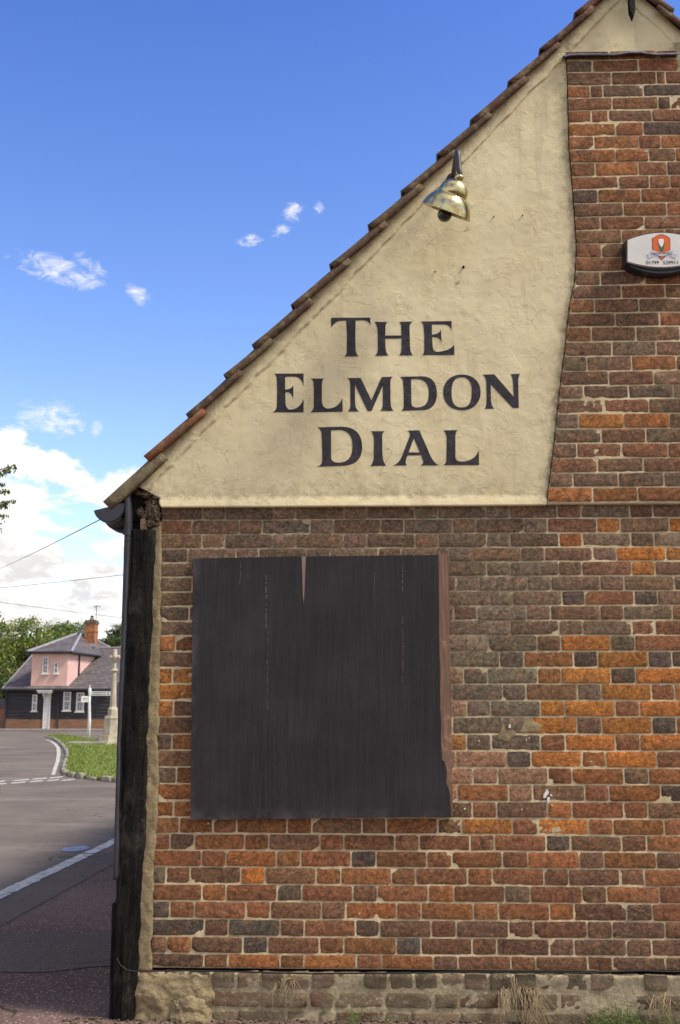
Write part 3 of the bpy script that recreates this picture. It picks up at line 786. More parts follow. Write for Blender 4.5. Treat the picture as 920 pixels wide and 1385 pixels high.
smear('cement_patch', [(712, 972), (719, 968), (736, 985), (728, 992), (700, 990), (688, 1004), (672, 1000), (681, 974), (690, 986)], .0015, .002, CEMENT, amp=.002)
# missing masonry at the eaves: near-black plate painted as the hole's shade, + rubble
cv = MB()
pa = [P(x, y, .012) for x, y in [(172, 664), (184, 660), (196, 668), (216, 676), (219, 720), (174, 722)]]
cv.prism(pa, (0, .05, 0)); cv.build('cavity_shade', DARK, pub)
rb = MB(); 
def rock(c, r_, sq=(1, 1, 1), s=0, sub=3, am=.45, fr=1.0):
    bm = bmesh.new(); bmesh.ops.create_icosphere(bm, subdivisions=sub, radius=1)
    for v in bm.verts:
        p = v.co; k = 1+am*fbm(p.x*1.7*fr+s, p.y*1.7*fr, p.z*1.7*fr, 4)
        v.co = Vector((c[0]+p.x*k*r_*sq[0], c[1]+p.y*k*r_*sq[1], c[2]+p.z*k*r_*sq[2]))
    return bm
for k, (x, y, r_, sq) in enumerate([(206, 690, .03, (1.1, .8, 1.3)), (209, 702, .028, (1, .8, 1)), (203, 708, .03, (1, .8, .8)), (213, 696, .022, (.8, .8, 1.6)), (200, 697, .024, (1, .7, 1)),
                                    (206, 680, .026, (1.4, .8, .6)), (192, 668, .024, (1.5, .8, .45)), (202, 672, .026, (1.6, .9, .45)), (212, 674, .022, (1.2, .9, .5)), (190, 693, .02, (1, .7, 1.2)),
                                    (176, 660, .024, (.8, .7, 1)), (214, 686, .016, (.7, .8, 1.2)), (211, 709, .02, (1, 1, .8)), (184, 664, .016, (1.3, .9, .6)), (198, 714, .02, (1.6, .8, .5))]):
    rb.bm(rock(P(x, y, -.004), r_*.9, sq, k*7.3, 3, .75, 1.8))
rb.build('broken_masonry', RUBBLE, pub, False)
wd = MB(); wd.prism([P(x, y, -.02) for x, y in [(190, 716), (190, 702), (196, 700), (199, 716)]], (0, .03, 0)); wd.build('timber_stub', RAW, pub)
# ------------------------------------------------------------------ roof
OV = -.065                       # outer face of the verge tiles
ta = P(135, 675, OV); tb = P(780, 10, OV)
sl = Vector((tb.x-ta.x, 0, tb.z-ta.z)); L_ = sl.length; sl.normalize(); nrm = Vector((-sl.z, 0, sl.x))   # up-slope, outward (left/up)
marks = [(135, 675), (190, 614), (248, 556), (298, 503), (342, 462), (395, 408), (448, 354), (495, 302), (542, 251), (590, 205), (637, 156), (685, 106), (731, 60), (778, 12), (826, -38)]
ss = [(P(x, y, OV)-ta).dot(sl) for x, y in marks]; 
L_ap = (XAP-ta.x)/sl.x
cols = [(118, 104, 80), (158, 92, 54), (104, 78, 60), (112, 92, 68), (96, 74, 60), (104, 76, 60), (112, 86, 68), (104, 84, 66), (110, 80, 64), (100, 74, 60), (106, 72, 58), (110, 70, 56), (106, 66, 54), (108, 66, 54), (106, 66, 54)]
def tile_mesh(s0, s1, drop, rise, y0, width, seed, thick=.020, nv=10, nu=8, roll=.055, off0=0.0, perp=0.0):
    """one clay verge tile from s0 (lower) to s1 (upper) along the slope; y0 outer edge. In local slope frame."""
    V = []; rng = random.Random(seed)
    sag = rng.uniform(.001, .005); sk = rng.uniform(-.004, .004)
    prof = []
    # cross-section in (y, n): rolled-down lip at the verge then a shallow pan
    for k in range(nv+1):
        u = k/nv
        if u < .35:
            a = u/.35*math.pi/2; prof.append((y0+.04*(1-math.cos(a)), -roll*(1-math.sin(a))))
        else:
            w = (u-.35)/.65; prof.append((y0+.04+w*(width-.04), -.012*math.sin(math.pi*w)))
    for layer in (0, 1):
        for i in range(nu+1):
            t = i/nu; s_ = s0+(s1-s0)*t
            n0 = perp+off0*(1-t)+drop*(1-t)+rise*t - sag*math.sin(math.pi*t)
            for (yy, nn) in prof:
                j = .0022*fbm(s_*22+seed, yy*22, layer, 3)
                vv = ta+sl*(s_)+nrm*(n0+nn-(thick if layer else 0)+j); vv.y = yy+(thick*.8 if (layer and nn < -.01) else 0)+sk*t+j
                V.append(vv)
    n = nv+1; m = (nu+1)*n; Fc = []
    for i in range(nu):
        for k in range(nv):
            a = i*n+k; Fc.append((a, a+1, a+n+1, a+n)); Fc.append((m+a, m+a+n, m+a+n+1, m+a+1))
    for i in range(nu):
        for k in (0, nv):
            a = i*n+k; Fc.append((a, a+n, m+a+n, m+a))
    for k in range(nv):
        for i in (0, nu):
            a = i*n+k; Fc.append((a, m+a, m+a+1, a+1))
    return V, Fc
def mirror(V): return [Vector((2*XAP-v[0], v[1], v[2])) for v in V]
for side in (0, 1):
    for i in range(len(ss)-1):
        s0 = ss[i]; s1 = min(ss[i+1]+.075, L_ap)
        V, Fc = tile_mesh(s0+rnd.uniform(-.012, .012)*(i > 0), s1, rnd.uniform(.002, .010) if i else -.004, -.028, OV, .28, i*3+side*50+1, thick=.014+.005*(i % 3 == 1), roll=.039 if i else .062, perp=-.004)
        k = rnd.uniform(.9, 1.08)
        o = mesh_obj('verge_tile', mirror(V) if side else V, Fc, TILE, pub, True, [lin(tuple(v*k for v in cols[i]))]*len(V))
        bm = bmesh.new(); bm.from_mesh(o.data); bmesh.ops.recalc_face_normals(bm, faces=bm.faces[:]); bm.to_mesh(o.data); bm.free()
        if i == 1 and side == 0: o['label'] = 'orange verge tile second from the eaves'
# roof field behind the verge: corrugated stepped pantiles on both slopes
DEP = 7.0
for side in (0, 1):
    V = []; Fc = []; rows = len(ss)-1; ny = 150
    for i in range(rows):
        b = len(V)
        for (s_, n0) in ((ss[i], .004), (min(ss[i+1]+.02, L_ap), -.03)):
            for k in range(ny+1):
                y = OV+.27+(DEP-.27)*k/ny; w = .018*math.sin(2*math.pi*y/.24)
                v = ta+sl*s_+nrm*(n0+w-.005); v.y = y; V.append(v)
        n = ny+1
        for k in range(ny): Fc.append((b+k, b+k+1, b+n+k+1, b+n+k))
        if i:
            for k in range(ny): Fc.append((b+k, b+k+1, b-n+k+1, b-n+k))
    o = mesh_obj('roof_tiles', mirror(V) if side else V, Fc, TILE, pub, True, [lin((118, 76, 60))]*len(V))
    # boarding under the tiles
    u = MB(); q0 = ta+sl*.03-nrm*.085; q1 = ta+sl*(L_ap-.02)-nrm*.085
    pts = [Vector((q0.x, .04, q0.z)), Vector((q1.x, .04, q1.z)), Vector((q1.x, .04, q1.z))+nrm*.04, Vector((q0.x, .04, q0.z))+nrm*.04]
    if side: pts = mirror(pts)
    u.prism(pts, (0, DEP-.2, 0)); u.build('roof_boarding', simple('roof_boarding', (70, 60, 50), .9) if side == 0 else bpy.data.materials['roof_boarding'], pub)
rr = MB(); rr.tube([(XAP, OV+.02, ZAP+.03), (XAP, DEP, ZAP+.03)], .1, 12); rr.build('ridge_tiles', simple('ridge_clay', (120, 74, 58), .9, .3, 4, .6), pub)
# body of the building behind the gable (side walls, back)
bd = MB(); zE = Z(690, 200)
bd.box(XL+.02, XL+.2, .06, DEP-.4, -.5, zE+.05); bd.box(XR-.2, XR, .06, DEP-.4, -.5, zE+.05)
bd.box(XL+.02, XR, DEP-.4, DEP-.2, -.5, zE+.05)
bd.build('side_wall', simple('side_render', (196, 180, 136), .9, .1, 2, .4), pub)
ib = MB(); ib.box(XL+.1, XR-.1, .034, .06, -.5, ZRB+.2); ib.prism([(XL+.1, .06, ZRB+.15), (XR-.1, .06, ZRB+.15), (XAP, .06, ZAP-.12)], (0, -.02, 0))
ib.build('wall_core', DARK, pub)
# ------------------------------------------------------------------ eaves gutter with its end cap facing us
gy = -.045; gc = P(148, 686, gy); gr = .072
gt = MB(); V = []
NA = 14
def garc(y, r0, cx=gc.x, cz=gc.z, tilt=-.22):
    return [Vector((cx+r0*math.cos(a), y, cz+r0*math.sin(a))) for a in [math.pi+tilt*-1*0+math.pi*k/NA for k in range(NA+1)]]
def rot(v, a=R(14)):
    dx, dz = v.x-gc.x, v.z-gc.z
    return Vector((gc.x+dx*math.cos(a)-dz*math.sin(a), v.y, gc.z+dx*math.sin(a)+dz*math.cos(a)))
def gut(y0, y1, ro, ri, b):
    A = [garc(y0, ro), garc(y1, ro), garc(y1, ri), garc(y0, ri)]
    A = [[rot(v) for v in a] for a in A]; n = NA+1; v = [q for a in A for q in a]; f = []
    for k in range(NA):
        for s_ in range(4):
            t_ = (s_+1) % 4; f.append((s_*n+k, s_*n+k+1, t_*n+k+1, t_*n+k))
    f += [(0, n, 2*n, 3*n), (NA, n+NA, 2*n+NA, 3*n+NA)]
    b.add(v, f)
gut(gy, DEP-.5, gr, gr-.005, gt); gt.build('gutter', GUTTERM, pub, False)
ec = MB(); ec.prism([rot(v) for v in garc(gy-.012, gr+.003)], (0, .012, 0)); gut(gy-.004, gy+.03, gr+.006, gr-.001, ec)
ec.build('gutter_end_cap', PLASTIC, pub)
gj = MB()
for yy in (.16, 1.4, 2.7, 4.0): gj = MB(); gut(yy, yy+.10, gr+.012, gr, gj); gj.build('gutter_joint', GUTTERM, pub)
so = MB()   # soffit/fascia
so.box(XL-.03, XL+.06, .0, DEP-.4, Z(705, 170)+.0, Z(668, 170)); so.build('fascia', TIMBER, pub)
# ------------------------------------------------------------------ lead flashing over the breast, timber drop at the apex
fl = MB(); pts = []
tabs = [(762, 78), (772, 75.5), (800, 75), (832, 75), (850, 72.5), (866, 72), (884, 75), (905, 74.5), (916, 74)]
rowa = []
for k in range(61):
    px = 762+(917-762)*k/60; py = interp(px, tabs)
    rowa.append((px, py))
V = []; Fc = []
for px, py in rowa:
    p = P(px, py, -.045); wv = .004*fbm(px*.09, 1, 1)
    for (dy, dz) in ((.03, .022), (0, .012), (-.012+wv, .004), (-.014+wv, -.006), (-.008+wv, -.007), (-.004, .0), (.03, .012)):
        V.append((p.x, p.y+dy, p.z+dz))
for i in range(60):
    for k in range(6): a = i*7+k; Fc.append((a, a+1, a+8, a+7))
o = mesh_obj('lead_flashing', V, Fc, LEAD, pub, True)
dp = MB(); a = P(851.5, -40, -.09)
zt_, zb_ = P(852, -40, -.09).z, P(852, 17, -.09).z
xw = .014
dp.prism([(a.x-xw, -.11, zt_), (a.x+xw, -.11, zt_), (a.x+xw, -.11, zb_), (a.x+.002, -.11, P(852, 25, -.1).z), (a.x-xw, -.11, zb_+.006)], (0, .04, 0))
dp.build('timber_drop', TIMBER, pub)
# ------------------------------------------------------------------ window board
bp = empty('window_board', P(433, 1108, -.03), 'large black painted plywood board closing the brick window opening', 'board')
YB = -.030
def board(name, poly, y, th, mat, parent, bev=.0):
    pts = [P(px, py, y) for px, py in poly]
    bm = fill([[(p.x, p.z) for p in pts]])
    pl = parent_world(parent); me = bpy.data.meshes.new(name)
    for v in bm.verts: v.co = Vector((v.co.x, y, v.co.y))
    r_ = bmesh.ops.extrude_face_region(bm, geom=bm.faces[:])
    for e in r_['geom']:
        if isinstance(e, bmesh.types.BMVert): e.co.y += th
    bmesh.ops.recalc_face_normals(bm, faces=bm.faces[:])
    for v in bm.verts: v.co -= pl
    bm.to_mesh(me); bm.free(); me.materials.append(mat)
    return link(bpy.data.objects.new(name, me), parent)
def jag(p0, p1, n, a, seed):
    o = []
    for k in range(1, n):
        t = k/n; o.append((p0[0]+(p1[0]-p0[0])*t+a*fbm(t*9, seed, 0), p0[1]+(p1[1]-p0[1])*t+a*fbm(t*9, seed, 5)))
    return o
front = [(261, 755.5), (350, 753.5), (408, 752.5), (408.6, 775), (409, 800), (410.3, 818), (412.3, 800), (413, 780), (414, 752.5), (500, 751.5), (593.5, 750.5)]
e = [(593.5, 750.5), (594, 850), (595.5, 930), (597, 1010), (598, 1027), (601, 1030), (603, 1036), (604.5, 1042), (604, 1060), (606, 1066), (608.5, 1071), (609, 1080), (610.5, 1105)]
for a, b in zip(e, e[1:]): front += jag(a, b, 5, .9, a[1])+[b]
front += jag((610.5, 1105), (257.5, 1109), 24, .6, 3)+[(257.5, 1109)] + jag((257.5, 1109), (261, 755.5), 24, .5, 9)
board('painted_sheet', front, YB-.007, .0068, BOARD, bp)
board('backing_panel', [(262, 757), (605.5, 751.5), (607, 830), (609, 950), (611.5, 1104), (259, 1107.5)], YB, .030, RAW, bp)['label'] = 'bare brown timber backing showing down the right edge'
board('edge_batten', [(606, 752), (607.2, 752), (612.8, 1104), (611.6, 1104)], YB+.004, .026, RAW, bp)
# bright paint splits / drips and a bolt head, as thin raised marks
sp = MB()
for (x, y0, y1, w) in [(325, 758, 790, .5), (360, 772, 850, .7), (361.5, 850, 960, .35), (506.5, 775, 810, .35), (544.5, 762, 800, .6), (545, 830, 930, .4), (588, 775, 800, .3)]:
    n = 26; ptsl = []
    for k in range(n):
        if rnd.random() < .3: continue
        ya = y0+(y1-y0)*k/n; yb_ = ya+(y1-y0)/n*rnd.uniform(.5, 1); xo = x+.8*fbm(ya*.05, x, 0)
        sp.prism([P(xo-w*.5, ya, YB-.0078), P(xo+w*.5, ya, YB-.0078), P(xo+w*.4, yb_, YB-.0078), P(xo-w*.4, yb_, YB-.0078)], (0, .0007, 0))
sp.prism([P(408.2, 752.8, YB-.0072), P(413.8, 752.8, YB-.0072), P(412.4, 790, YB-.0072), P(411, 817, YB-.0072), P(409.6, 800, YB-.0072)], (0, .006, 0))
sp.build('paint_split', simple('pale_bare_ply', (138, 120, 104), .8), bp)
# ------------------------------------------------------------------ cable along the plinth
cbm = MB(); pts = []
tabc = [(158, 1296, -.06), (163, 1306, -.06), (172, 1312, -.06), (184, 1314, -.055), (205, 1313, -.04), (260, 1313, -.03), (330, 1314.5, -.026), (420, 1317, -.024), (520, 1316.5, -.024), (600, 1315, -.024), (700, 1315, -.024), (800, 1315.5, -.024), (870, 1313, -.024), (960, 1312, -.024), (1400, 1316, -.024)]
for a, b in zip(tabc, tabc[1:]):
    for k in range(6):
        t = k/6; pts.append(P(a[0]+(b[0]-a[0])*t, a[1]+(b[1]-a[1])*t+.5*fbm(a[0]*.1+t, 2, 1), a[2]+(b[2]-a[2])*t))
cbm.tube(pts, .0036, 8)
o = cbm.build('wall_cable', CABLE, None, True); tag(o, 'thin black cable clipped along the wall just above the plinth', 'cable')
# ------------------------------------------------------------------ brass wall lamp
LY = -.26
def dirpx(px, py): return ray(px, py).normalized()
rimc = P(603, 287, LY)
vd = dirpx(604, 287)
axis = (-_r*.36-_u*.93).normalized()
axis = (axis - vd*axis.dot(vd)).normalized()
axis = (axis - vd*.05).normalized()      # opening turned a hair towards the viewer
def proj3(p):
    d = p-CAM; w_ = d.dot(_f); return CX+F*d.dot(_r)/w_, CY-F*d.dot(_u)/w_
lamp = empty('wall_lamp', P(612, 210, -.02), 'polished brass two tier bell shaped lamp on dark swan neck by the roof verge', 'lamp')
W = .0037                                 # metres per photo pixel at the lamp
rr_ = 34*W
s = MB()
def P3(c, k): return c-axis*k*W
prof = [(34.4, 0), (34.8, .6), (34, 1.6), (33.6, 3), (32.5, 7), (30.4, 12), (27.6, 16.5), (24, 20.3), (21, 22.4), (19.6, 23.0)]
prof2 = [(19.6, 23.0), (20.0, 24.5), (19.6, 29), (18.0, 34), (15.0, 38.4), (10.5, 42), (5, 44)]
def smoothp(p, k=3):
    o = []
    for (a, b), (c, d) in zip(p, p[1:]):
        for i in range(k): t = i/k; o.append((a+(c-a)*t, b+(d-b)*t))
    return o+[p[-1]]
def latheW(mbx, prof, c=rimc):
    mbx.lathe(c, -axis, [(r_*W, h*W) for r_, h in prof], 48)
latheW(s, prof+prof2[1:]+[(0, 44.4)]); latheW(s, [(33.4, 0), (30.8, 7), (28, 12), (25, 16), (20, 20), (0, 22)])
s.lathe(rimc, -axis, [(34*W, 0), (33.4*W, 0)], 48)
sh = s.build('lamp_shade', BRASS, lamp, True)
k_ = MB(); latheW(k_, [(5.4, 43), (6, 43.5), (6, 49), (5.2, 50.5), (0, 50.6)]); k_.build('collar', BRASS, lamp, True)
nk = MB(); top = rimc-axis*50*W
tpx = proj3(top)[0]; c1 = P(tpx-1.2, 230, top.y); c2 = P(tpx-2.5, 212, top.y+.005)
pts = [top+axis*.01, top, top.lerp(c1, .5)-axis*.002, c1]
for t in [k/10 for k in range(11)]:
    a = math.pi*.5*t
    pts.append(Vector((c2.x, c2.y+.0+.055*(1-math.cos(a)), c2.z+.05*math.sin(a))))
pts.append(Vector((pts[-1].x, -.0, pts[-1].z+.005)))
nk.tube(pts, .0135, 14); nk.build('swan_neck', simple('dark_lacquered_pipe', (52, 42, 40), .5, .4, 30, .3, spec=.6), lamp, True)
pt = MB(); e_ = pts[-1]; pt.lathe((e_.x, -.012, e_.z), (0, -1, 0), [(0, .014), (.03, .012), (.036, 0), (.036, -.01)], 24); pt.build('wall_plate', simple('plate_metal', (60, 52, 50), .4), lamp, True)
bl = MB(); bc = rimc-axis*1.5*W+axis*5*W
bl.bm(rock(bc, .036, (1, 1, 1), 0, 3, 0)); bl.build('bulb', simple('unlit_dark_bulb', (40, 34, 34), .12, .1, 5, 0, spec=.8), lamp, True)
# ------------------------------------------------------------------ alarm bell box
ax0, ax1 = 848, 943; YA = -.115
al = empty('alarm_box', P(895, 343, -.03), 'white alarm bell box with orange crest and phone number on chimney brickwork', 'alarm box')
def arcpoly(x0, x1, yt, yb, st, sb, n=16, cut=2):
    """rounded top and bottom, straight short sides; px"""
    o = []
    for k in range(n+1):
        t = k/n; x = x0+(x1-x0)*t; o.append((x, yt - st*(1-(2*t-1)**2)))
    for k in range(n+1):
        t = 1-k/n; x = x0+(x1-x0)*t; o.append((x, yb + sb*(1-(2*t-1)**2)))
    return o
def plate(poly, y0, y1, grow=0, mat=None, name='', parent=al, taper=0.0, rings=4):
    cx = sum(p[0] for p in poly)/len(poly); cy = sum(p[1] for p in poly)/len(poly)
    base = [P(px, py, YA) for px, py in poly]; c0 = P(cx, cy, YA)
    V = []; Fc = []; n = len(base)
    for i in range(rings+1):
        t = i/rings; y = y0+(y1-y0)*t; k = 1+grow*(1-math.cos(t*math.pi/2)) + 0
        for b in base: V.append((c0.x+(b.x-c0.x)*k, y, c0.z+(b.z-c0.z)*k))
    for i in range(rings):
        for j in range(n): Fc.append((i*n+j, i*n+(j+1) % n, (i+1)*n+(j+1) % n, (i+1)*n+j))
    Fc.append(tuple(range(n))); Fc.append(tuple(range((rings+1)*n-1, rings*n-1, -1)))
    o = mesh_obj(name, V, Fc, mat, parent, False)
    bm = bmesh.new(); bm.from_mesh(o.data); bmesh.ops.recalc_face_normals(bm, faces=bm.faces[:]); bm.to_mesh(o.data); bm.free()
    return o
face = arcpoly(849.5, 942, 324.5, 353.5, 9.5, 7.5)
plate(face, YA, YA+.012, .012, WPLAST, 'front_cover')
plate(arcpoly(848.5, 943, 322.5, 354, 10, 9.5), YA+.0125, -.032, .03, PLASTIC, 'housing')
# bulging dark base below
plate(arcpoly(852, 940, 345, 357.5, 2, 10), YA+.02, -.034, .02, PLASTIC, 'base_bulge')
Yl = YA-.0009
def flat(name, polys, y, mat, th=.0007, parent=al, holes=False):
    b = MB()
    for poly in polys: b = MB(); b.prism([P(px, py, y) for px, py in poly], (0, th, 0)); b.build(name, mat, parent)
OR = simple('crest_orange', (214, 96, 30), .5, .04, 5, 0); WH = simple('crest_white', (226, 224, 226), .5, .03, 5, 0)
GR = simple('crest_green', (40, 104, 62), .5, .04, 5, 0); INK = simple('print_black', (44, 44, 48), .5, .04, 5, 0); GREY = simple('ribbon_grey', (186, 188, 196), .5, .04, 5, 0)
def zc(pts): return [(830+x/10.22, 300+y/10.22) for x, y in pts]
shield = zc([(538, 230), (570, 215), (600, 195), (640, 180), (660, 178), (690, 182), (730, 200), (755, 217), (776, 232), (778, 300), (776, 380), (750, 430), (668, 522), (590, 440), (545, 390), (540, 300)])
sh_o = zc([(532, 225), (570, 208), (600, 188), (640, 173), (660, 171), (692, 175), (733, 193), (760, 210), (783, 227), (785, 300), (783, 384), (756, 434), (668, 532), (584, 444), (538, 394), (533, 300)])
flat('crest', [sh_o], Yl, INK); flat('crest', [shield], Yl-.0008, OR)
flat('crest_flower', [zc([(622, 245), (640, 235), (660, 238), (680, 234), (697, 246), (692, 290), (680, 330), (662, 352), (640, 325), (626, 290)])], Yl-.0016, WH)
flat('crest_leaf', [zc([(612, 285), (628, 300), (655, 350), (662, 356), (690, 320), (712, 280), (700, 350), (690, 400), (668, 418), (642, 405), (625, 350)])], Yl-.0013, GR)
rib = [(515, 400), (530, 392), (570, 400), (620, 424), (668, 434), (720, 424), (770, 400), (810, 390), (828, 398), (815, 448), (770, 446), (720, 466), (668, 478), (620, 466), (570, 446), (524, 442)]
flat('ribbon', [zc([(x, y) for x, y in rib])], Yl-.0024, GREY)
flat('ribbon', [zc([(520, 425), (448, 455), (482, 468), (472, 510), (556, 478), (556, 446), (524, 442)]), zc([(815, 425), (890, 455), (856, 468), (868, 510), (786, 478), (786, 446), (815, 444)])], Yl-.0012, GREY)
def text(body, px, py, hpx, y, mat, parent, name, width=None, bold=0.0):
    cu = bpy.data.curves.new('t', 'FONT'); cu.body = body; cu.align_x = 'CENTER'; cu.align_y = 'CENTER'; cu.extrude = 0; cu.offset = bold
    o = bpy.data.objects.new('t', cu); C.objects.link(o); bpy.context.view_layer.update()
    me = bpy.data.meshes.new_from_object(o.evaluated_get(bpy.context.evaluated_depsgraph_get())); bpy.data.objects.remove(o)
    c = P(px, py, y); sc = (P(px, py-hpx/2, y).z-P(px, py+hpx/2, y).z)/.73
    xs = [v.co.x for v in me.vertices]; w = max(xs)-min(xs); mid = (max(xs)+min(xs))/2
    sx = sc if width is None else (P(px+width/2, py, y).x-P(px-width/2, py, y).x)/w
    pl = parent_world(parent)
    ys = [v.co.y for v in me.vertices]; my = (max(ys)+min(ys))/2
    for v in me.vertices: v.co = Vector((c.x+(v.co.x-mid)*sx, y, c.z+(v.co.y-my)*sc))-pl
    me.name = name; me.materials.clear(); me.materials.append(mat)
    return link(bpy.data.objects.new(name, me), parent)
text('01799', 882.7, 355, 4.6, Yl-.0002, INK, al, 'phone_number', 17.5, .012)
text('529911', 907, 355, 4.6, Yl-.0002, INK, al, 'phone_number', 20, .012)
text('SAFFRON  SECURITY', 895.5, 342.6, 2.2, Yl-.0030, INK, al, 'ribbon_text', 27, .01)
# small hole/nail heads in the render
for (x, y, r_) in [(627, 361, .0065), (589, 367, .003), (668, 293, .003), (707, 291, .003)]:
    p = P(x, y, -.0175); nh = MB(); nh.lathe((p.x, p.y-.002, p.z), (0, 1, 0), [(0, -.001), (r_, 0), (r_, .01)], 10); nh.build('nail_hole', DARK, pub)
# white paint splats on brick
SPLASH = simple('splash_white', (226, 220, 208), .7, .1, 30, .2)
for (x, y, r_) in [(740, 1071, 4), (737, 1077, 3), (742, 1082, 3.5), (746, 1076, 2), (690, 983, 3), (648, 1002, 1.5), (629, 1094, 1.5), (706, 1095, 1.2), (747, 1089, 1.4), (716, 998, 1)]:
    c = P(x, y, -.006); n = 11; pts = []
    for k in range(n):
        a = 2*math.pi*k/n; q = r_*.0034*(.4+.9*rnd.random()); pts.append((c.x+q*math.cos(a)*.75, -.005, c.z+q*math.sin(a)))
    wp = MB(); wp.prism(pts, (0, .004, 0)); wp.build('paint_splash', SPLASH, pub)
# ------------------------------------------------------------------ ground, road, pavement
def gsheet(name, x0, x1, y0, y1, nx, ny, dz, mat, kind='structure', zf=None):
    V = []; 
    for j in range(ny+1):
        for i in range(nx+1):
            x = x0+(x1-x0)*i/nx; y = y0+(y1-y0)*j/ny; V.append((x, y, gz(x, y)+dz+(zf(x, y) if zf else 0)))
    n = nx+1
    o = mesh_obj(name, V, [(j*n+i, j*n+i+1, (j+1)*n+i+1, (j+1)*n+i) for j in range(ny) for i in range(nx)], mat, None, True)
    o['kind'] = kind; return o
def gpoly(name, pts, dz, mat, parent=None, kind='structure', th=0, maxseg=None):
    """pts world XY; follows the ground"""
    bm = fill([[(p[0], p[1]) for p in pts]])
    ys = [v.co.y for v in bm.verts]
    y = math.floor(min(ys))
    for yy in ([0.0] if min(ys) < 0 < max(ys) else []):
        bmesh.ops.bisect_plane(bm, geom=bm.verts[:]+bm.edges[:]+bm.faces[:], plane_co=(0, yy, 0), plane_no=(0, 1, 0))
    me = bpy.data.meshes.new(name); pl = parent_world(parent) if parent else Vector((0, 0, 0))
    for v in bm.verts: v.co = Vector((v.co.x, v.co.y, gz(v.co.x, v.co.y)+dz))-pl
    for f in bm.faces:
        f.normal_update()
        if f.normal.z < 0: f.normal_flip()
    if th:
        r_ = bmesh.ops.extrude_face_region(bm, geom=bm.faces[:])
        for e in r_['geom']:
            if isinstance(e, bmesh.types.BMVert): e.co.z -= th
        bmesh.ops.recalc_face_normals(bm, faces=bm.faces[:])
    bm.to_mesh(me); bm.free(); me.materials.append(mat)
    o = link(bpy.data.objects.new(name, me), parent)
    if kind and not parent: o['kind'] = kind
    return o
def GG(px, py): p = G(px, py); return (p.x, p.y)
V = [(-900, -60, 0), (900, -60, 0), (-900, 0, 0), (900, 0, 0), (-900, 900, -9), (900, 900, -9)]
g = mesh_obj('ground', [(a, b, c-.06) for a, b, c in V], [(0, 1, 3, 2), (2, 3, 5, 4)], EARTH); g['kind'] = 'structure'
# road: everything tarmac beyond the near edge line
e0 = GG(0, 1211); e1 = GG(155, 1138)
dv = Vector((e1[0]-e0[0], e1[1]-e0[1])).normalized(); nv_ = Vector((dv.y, -dv.x))   # towards the pub
A0 = Vector(e0)-dv*22; A1 = Vector(e1)+dv*26
road = gpoly('road', [(A0.x, A0.y), (A1.x, A1.y), (A1.x+10, 60), (-60, 60), (-60, A0.y)], 0.0, ROADM)
side = .0
pv = [(A0+nv_*.0).to_tuple(), (A1+nv_*.0).to_tuple(), (14, A1.y), (14, -12), (-40, -12), (-40, A0.y)]
pav = gpoly('pavement', pv, -.004, PAVEM)
# grey channel strip between line and pavement edge
gpoly('gutter_channel', [(A0+nv_*.0).to_tuple(), (A1+nv_*.0).to_tuple(), (A1+nv_*.42).to_tuple(), (A0+nv_*.42).to_tuple()], -.0005, PATCHM)
def wobble_strip(a, b, w, dz, mat, name, parent, n=60, amp=.02, seed=1):
    a, b = Vector(a), Vector(b); d = (b-a).normalized(); nn = Vector((-d.y, d.x)); Ls = []; Rs = []
    for k in range(n+1):
        p = a+(b-a)*(k/n); Ls.append((p+nn*(w/2+amp*fbm(k*.9, seed, 0))).to_tuple()); Rs.append((p-nn*(w/2+amp*fbm(k*.9, seed+5, 0))).to_tuple())
    return gpoly(name, Ls+Rs[::-1], dz, mat, parent)
wobble_strip(Vector(e0)-dv*3, Vector(GG(118, 1155.5)), .13, .004, LINE, 'edge_line', road, 90, .03)
wobble_strip(Vector(GG(120, 1154.5)), Vector(e1)+dv*8, .12, .004, LINE, 'edge_line', road, 60, .02, 4)
gpoly('pavement_patch', [GG(0, 1263), GG(60, 1262.5), GG(110, 1262), GG(160, 1258), GG(170, 1305), GG(120, 1308), GG(70, 1314), GG(30, 1315), GG(-60, 1312), GG(-60, 1264)], .0, PATCHM)
def gell(c, rx, ry, n=28): return [(c[0]+rx*math.cos(2*math.pi*k/n), c[1]+ry*math.sin(2*math.pi*k/n)) for k in range(n)]
mc = GG(103, 1148.5)
mh = gpoly('manhole_cover', gell(mc, .13, .20), .006, simple('worn_steel_cover', (120, 120, 132), .55, .5, 14, .9, metal=.3), None, None); 
tag(mh, 'round pale worn steel manhole cover beside the white edge line', 'manhole cover')
# give way dashes
up = [(-20, 0+8, 1058.3), (17, 40, 1056.1), (43, 64, 1054.1), (66, 86, 1052.4)]
lo = [(-22, 10, 1061.6), (14, 36, 1059.5), (39, 59, 1057.7), (63, 81, 1056.2), (82, 102, 1056.0)]
for lst in (up, lo):
    for (xa, xb, y) in lst:
        dy = .9; sk = 1.0
        gpoly('give_way_dash', [GG(xa, y+dy), GG(xb-2, y+dy-1.6), GG(xb, y-dy-1.4), GG(xa+3, y-dy+.2)], .005, LINE, road)
cl = [(62, 1000.6), (70, 1003.2), (75.5, 1007), (79, 1012), (79.6, 1019.5), (78, 1030), (74.5, 1040), (72, 1048.3)]
wl = [3, 4, 4.5, 4.8, 5, 5, 5, 4.8]
Lp = [GG(x-w*.5, y) for (x, y), w in zip(cl, wl)]; Rp = [GG(x+w*.5, y) for (x, y), w in zip(cl, wl)]
gpoly('curved_line', Lp+Rp[::-1], .005, LINE, road)
